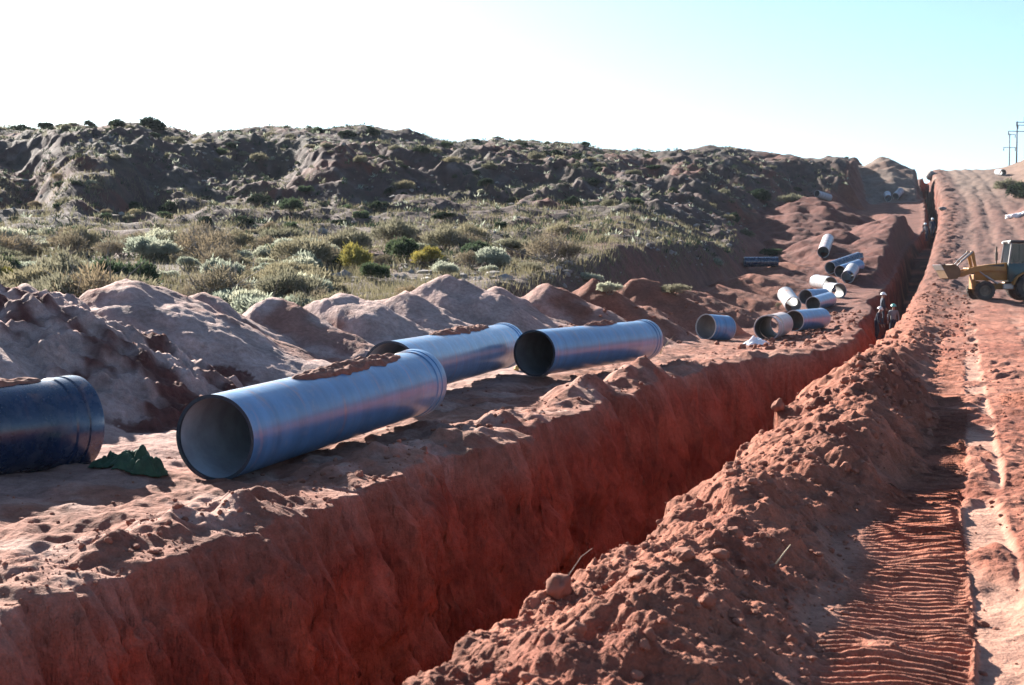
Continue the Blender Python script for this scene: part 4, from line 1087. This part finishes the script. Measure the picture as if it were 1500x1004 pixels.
# ------------------------------------------------------------------ workers
def person(x, y, z, face, label, shirt, hat, pose='stand', h=1.75, group='workers in the trench'):
    root = empty('person', (x, y, z), (0, 0, face)); tag(root, label, 'person', group)
    k = h / 1.75
    J = {}; E = []; rad = {}
    def v(n, p, r, par=None):
        J[n] = Vector(p) * k; rad[n] = r * k
        if par: E.append((par, n))
    bend = .28 if pose == 'lean' else 0.0
    def up(p):   # lean the upper body forward (+y is the way the person faces)
        zc = .95; a = bend
        dy, dz = p[1], p[2] - zc
        return (p[0], dy * math.cos(a) + dz * math.sin(a), zc + dz * math.cos(a) - dy * math.sin(a))
    v('pelvis', (0, 0, .95), .145)
    v('waist', up((0, 0, 1.10)), .135, 'pelvis'); v('chest', up((0, .01, 1.30)), .165, 'waist'); v('neck0', up((0, 0, 1.46)), .075, 'chest')
    v('neck', up((0, .01, 1.52)), .058, 'neck0'); v('head', up((0, .03, 1.62)), .098, 'neck'); v('crown', up((0, .02, 1.70)), .085, 'head')
    v('nose', up((0, .125, 1.60)), .018, 'head')
    for s, n in ((-1, 'l'), (1, 'r')):
        v(n + 'hip', (s * .10, 0, .90), .10, 'pelvis'); v(n + 'knee', (s * .12, .03 if s > 0 else .10, .50), .065, n + 'hip'); v(n + 'ank', (s * .12, -.02, .09), .043, n + 'knee'); v(n + 'toe', (s * .13, .15, .045), .04, n + 'ank')
        v(n + 'sho', up((s * .19, 0, 1.42)), .07, 'chest')
        el = up((s * .27, .02 + (.08 if pose == 'lean' else 0), 1.14)); wr = up((s * (.25 if pose != 'stand' else .27), .12 + (.22 if pose == 'lean' else 0), .92))
        v(n + 'elb', el, .045, n + 'sho'); v(n + 'wri', wr, .032, n + 'elb')
        pa = Vector(wr) + Vector((0, .03, -.07)); v(n + 'palm', pa, .036, n + 'wri')
        for fi in range(4):
            q = pa + Vector((s * .012 * (fi - 1.5), .012, -.055)); v(n + 'f%da' % fi, q, .010, n + 'palm')
            v(n + 'f%db' % fi, q + Vector((0, .018, -.035 - .006 * (1.5 - abs(fi - 1.5)))), .008, n + 'f%da' % fi)
        v(n + 'tha', pa + Vector((-s * .03, .03, -.01)), .011, n + 'palm'); v(n + 'thb', pa + Vector((-s * .035, .05, -.04)), .009, n + 'tha')
    names = list(J); ix = {n: i for i, n in enumerate(names)}
    me = bpy.data.meshes.new('body'); me.from_pydata([J[n] for n in names], [(ix[a], ix[b]) for a, b in E], [])
    o = bpy.data.objects.new('body', me); COL.objects.link(o)
    o.modifiers.new('skin', 'SKIN'); sub = o.modifiers.new('sub', 'SUBSURF'); sub.levels = 1; sub.render_levels = 1
    lay = me.skin_vertices[0].data if me.skin_vertices else None
    if lay:
        for n in names: lay[ix[n]].radius = (rad[n], rad[n]); lay[ix[n]].use_root = (n == 'pelvis')
    dg = bpy.context.evaluated_depsgraph_get(); dg.update()
    me2 = bpy.data.meshes.new_from_object(o.evaluated_get(dg)); bpy.data.objects.remove(o)
    me2.materials.clear()
    for mm in (M['skin'], M[shirt], M['cloth_navy']): me2.materials.append(mm)
    hips = J['pelvis']; nk = J['neck']
    wrs = [J['lwri'], J['rwri']]
    for f in me2.polygons:
        c = f.center; i = 1
        if c.z < .97 * k: i = 2
        if (c - J['head']).length < .17 * k and c.z > nk.z - .02: i = 0
        for w in wrs:
            if (c - w).length < .19 * k and (c - w).z < .02 and abs(c.x) > .19 * k: i = 0
        f.material_index = i; f.use_smooth = True
    body = link('body', me2, root)
    b = MB(); c = J['crown']
    rings = []
    b.lathe([(0, .001), (-.01, .05), (-.04, .10), (-.09, .128), (-.135, .132), (-.14, .155), (-.148, .155), (-.148, .12)], 24, 'y')
    hat_o = b.build('helmet', M[hat], root, smooth=True)
    hat_o.rotation_euler = (R(90) - bend, 0, 0); hat_o.location = c + Vector((0, .0, .115 * k)); hat_o.scale = (k, k, k)
    for px_ in (-1, 1):
        pass
    b = MB(); b.box((0, 0, 0), (.11, .06, .012), None, .004); hb = b.build('brim', M[hat], hat_o); hb.location = (0, -.145, -.16)
    return root
def trench_at(px, Y): return along(px, Y)
x, y = along(1309, 71.0); person(x, y, .69 - 1.80, R(160), 'worker in pale grey shirt with green helmet standing in the trench, nearest of three', 'cloth_grey', 'helmet_green')
x, y = along(1284, 71.5); person(x, y, .62 - 1.80 - .05, R(-120), 'worker in dark clothes with pale green helmet against the left trench wall', 'cloth_navy', 'helmet_white', 'lean')
x, y = along(1293, 75.0); person(x, y, 1.32 - 1.88, R(-90), 'tallest looking worker in navy with white helmet, behind the other two', 'cloth_navy', 'helmet_white')
x, y = along(1364, 134.0); person(x, y, zat(319, 134) - 1.83, R(170), 'far worker in dark clothes with a cream helmet up the trench', 'cloth_navy', 'helmet_white')
x, y = along(1356, 131.0); person(x, y, zat(329, 131) - 1.62, R(110), 'far stooping worker with white helmet beside the cream helmeted one', 'cloth_navy', 'helmet_white', 'lean')

# ------------------------------------------------------------------ poles
def pole(px, ytop, ybase, Y, label, arms):
    x = (px - 750) / F * Y; zt = zat(ytop, Y); zb_ = min(zat(ybase, Y), gz(x, Y)) - .3
    root = empty('power_pole', (x, Y, zb_), (0, 0, R(12))); tag(root, label, 'power pole', 'power poles on the right skyline')
    H = zt - zb_
    b = MB(); b.tube((0, 0, 0), (0, 0, H), .22, .14, 10); b.build('post', M['wood'], root, smooth=True)
    for (f, x0, x1) in arms:
        b = MB(); b.box(((x0 + x1) / 2, 0, H * f), (x1 - x0, .2, .17)); a = b.build('crossarm', M['wood'], root)
        for xx in (x0 + .15, x1 - .15):
            c = MB(); c.tube((xx, 0, H * f - .14), (xx, 0, H * f - 1.0), .12, n=8); c.build('insulator', M['wood'], a)
pole(1474.5, 196, 247, 400, 'shorter power pole, leftmost of the three on the skyline', [(.985, -.2, 1.9), (.77, -2.0, 2.0)])
pole(1485, 178, 250, 330, 'tall power pole, middle of the three on the skyline', [(.985, -.3, 2.6), (.82, -2.4, 2.4)])
pole(1497, 171, 250, 345, 'power pole at the picture edge, right of the tall one', [(.985, -.5, 2.4), (.86, -2.2, 2.2)])

# ------------------------------------------------------------------ air
HAZE = 0.00008
if HAZE:
    b = MB(); b.box((0, 0, 33), (1900, 1900, 94)); hz_o = b.build('haze', [])
    m, nt, bb, out = nmat('haze_air'); nt.nodes.remove(bb)
    pv = nt.nodes.new('ShaderNodeVolumePrincipled'); pv.inputs['Density'].default_value = HAZE
    pv.inputs['Color'].default_value = (.80, .88, 1.0, 1); pv.inputs['Anisotropy'].default_value = .1
    nt.links.new(pv.outputs[0], out.inputs['Volume']); hz_o.data.materials.append(m); hz_o['kind'] = 'stuff'
# ------------------------------------------------------------------ light, sky, camera
SUN_EL, SUN_AZ = 24.0, -33.0          # azimuth measured from the view direction, left negative
w = bpy.data.worlds.new('World'); SC.world = w; w.use_nodes = True
nt = w.node_tree; nt.nodes.clear()
o_ = nt.nodes.new('ShaderNodeOutputWorld'); bg = nt.nodes.new('ShaderNodeBackground'); sky = nt.nodes.new('ShaderNodeTexSky')
sky.sky_type = 'NISHITA'; sky.sun_disc = False; sky.sun_elevation = R(SUN_EL); sky.sun_rotation = R(SUN_AZ)
sky.altitude = 1200; sky.air_density = .85; sky.dust_density = 1.9; sky.ozone_density = 1.6
tint = nt.nodes.new('ShaderNodeMix'); tint.data_type = 'RGBA'; tint.blend_type = 'MULTIPLY'; tint.inputs[0].default_value = 1
nt.links.new(sky.outputs[0], tint.inputs[6]); tint.inputs[7].default_value = (.87, 1.0, 1.03, 1)
nt.links.new(tint.outputs[2], bg.inputs[0]); bg.inputs[1].default_value = .05; nt.links.new(bg.outputs[0], o_.inputs[0])
sl = bpy.data.lights.new('sun', 'SUN'); sl.energy = 5.0; sl.angle = R(.5); sl.color = (1.0, .93, .84)
so = bpy.data.objects.new('sun', sl); COL.objects.link(so)
sd = Vector((math.sin(R(SUN_AZ)) * math.cos(R(SUN_EL)), math.cos(R(SUN_AZ)) * math.cos(R(SUN_EL)), math.sin(R(SUN_EL))))
so.rotation_euler = sd.to_track_quat('Z', 'Y').to_euler(); so.location = sd * 50
cd = bpy.data.cameras.new('camera'); co = bpy.data.objects.new('camera', cd); COL.objects.link(co)
co.location = (0, 0, CAMZ); co.rotation_euler = (R(90) - PITCH, 0, 0)
cd.sensor_width = 36; cd.lens = 36 * F / 1500; cd.clip_start = .1; cd.clip_end = 6000
cd.dof.use_dof = True; cd.dof.focus_distance = 21; cd.dof.aperture_fstop = 3.6
SC.camera = co
SC.view_settings.view_transform = 'Standard'; SC.view_settings.look = 'None'; SC.view_settings.gamma = 1; SC.view_settings.exposure = 2.12
SC.view_settings.use_curve_mapping = False
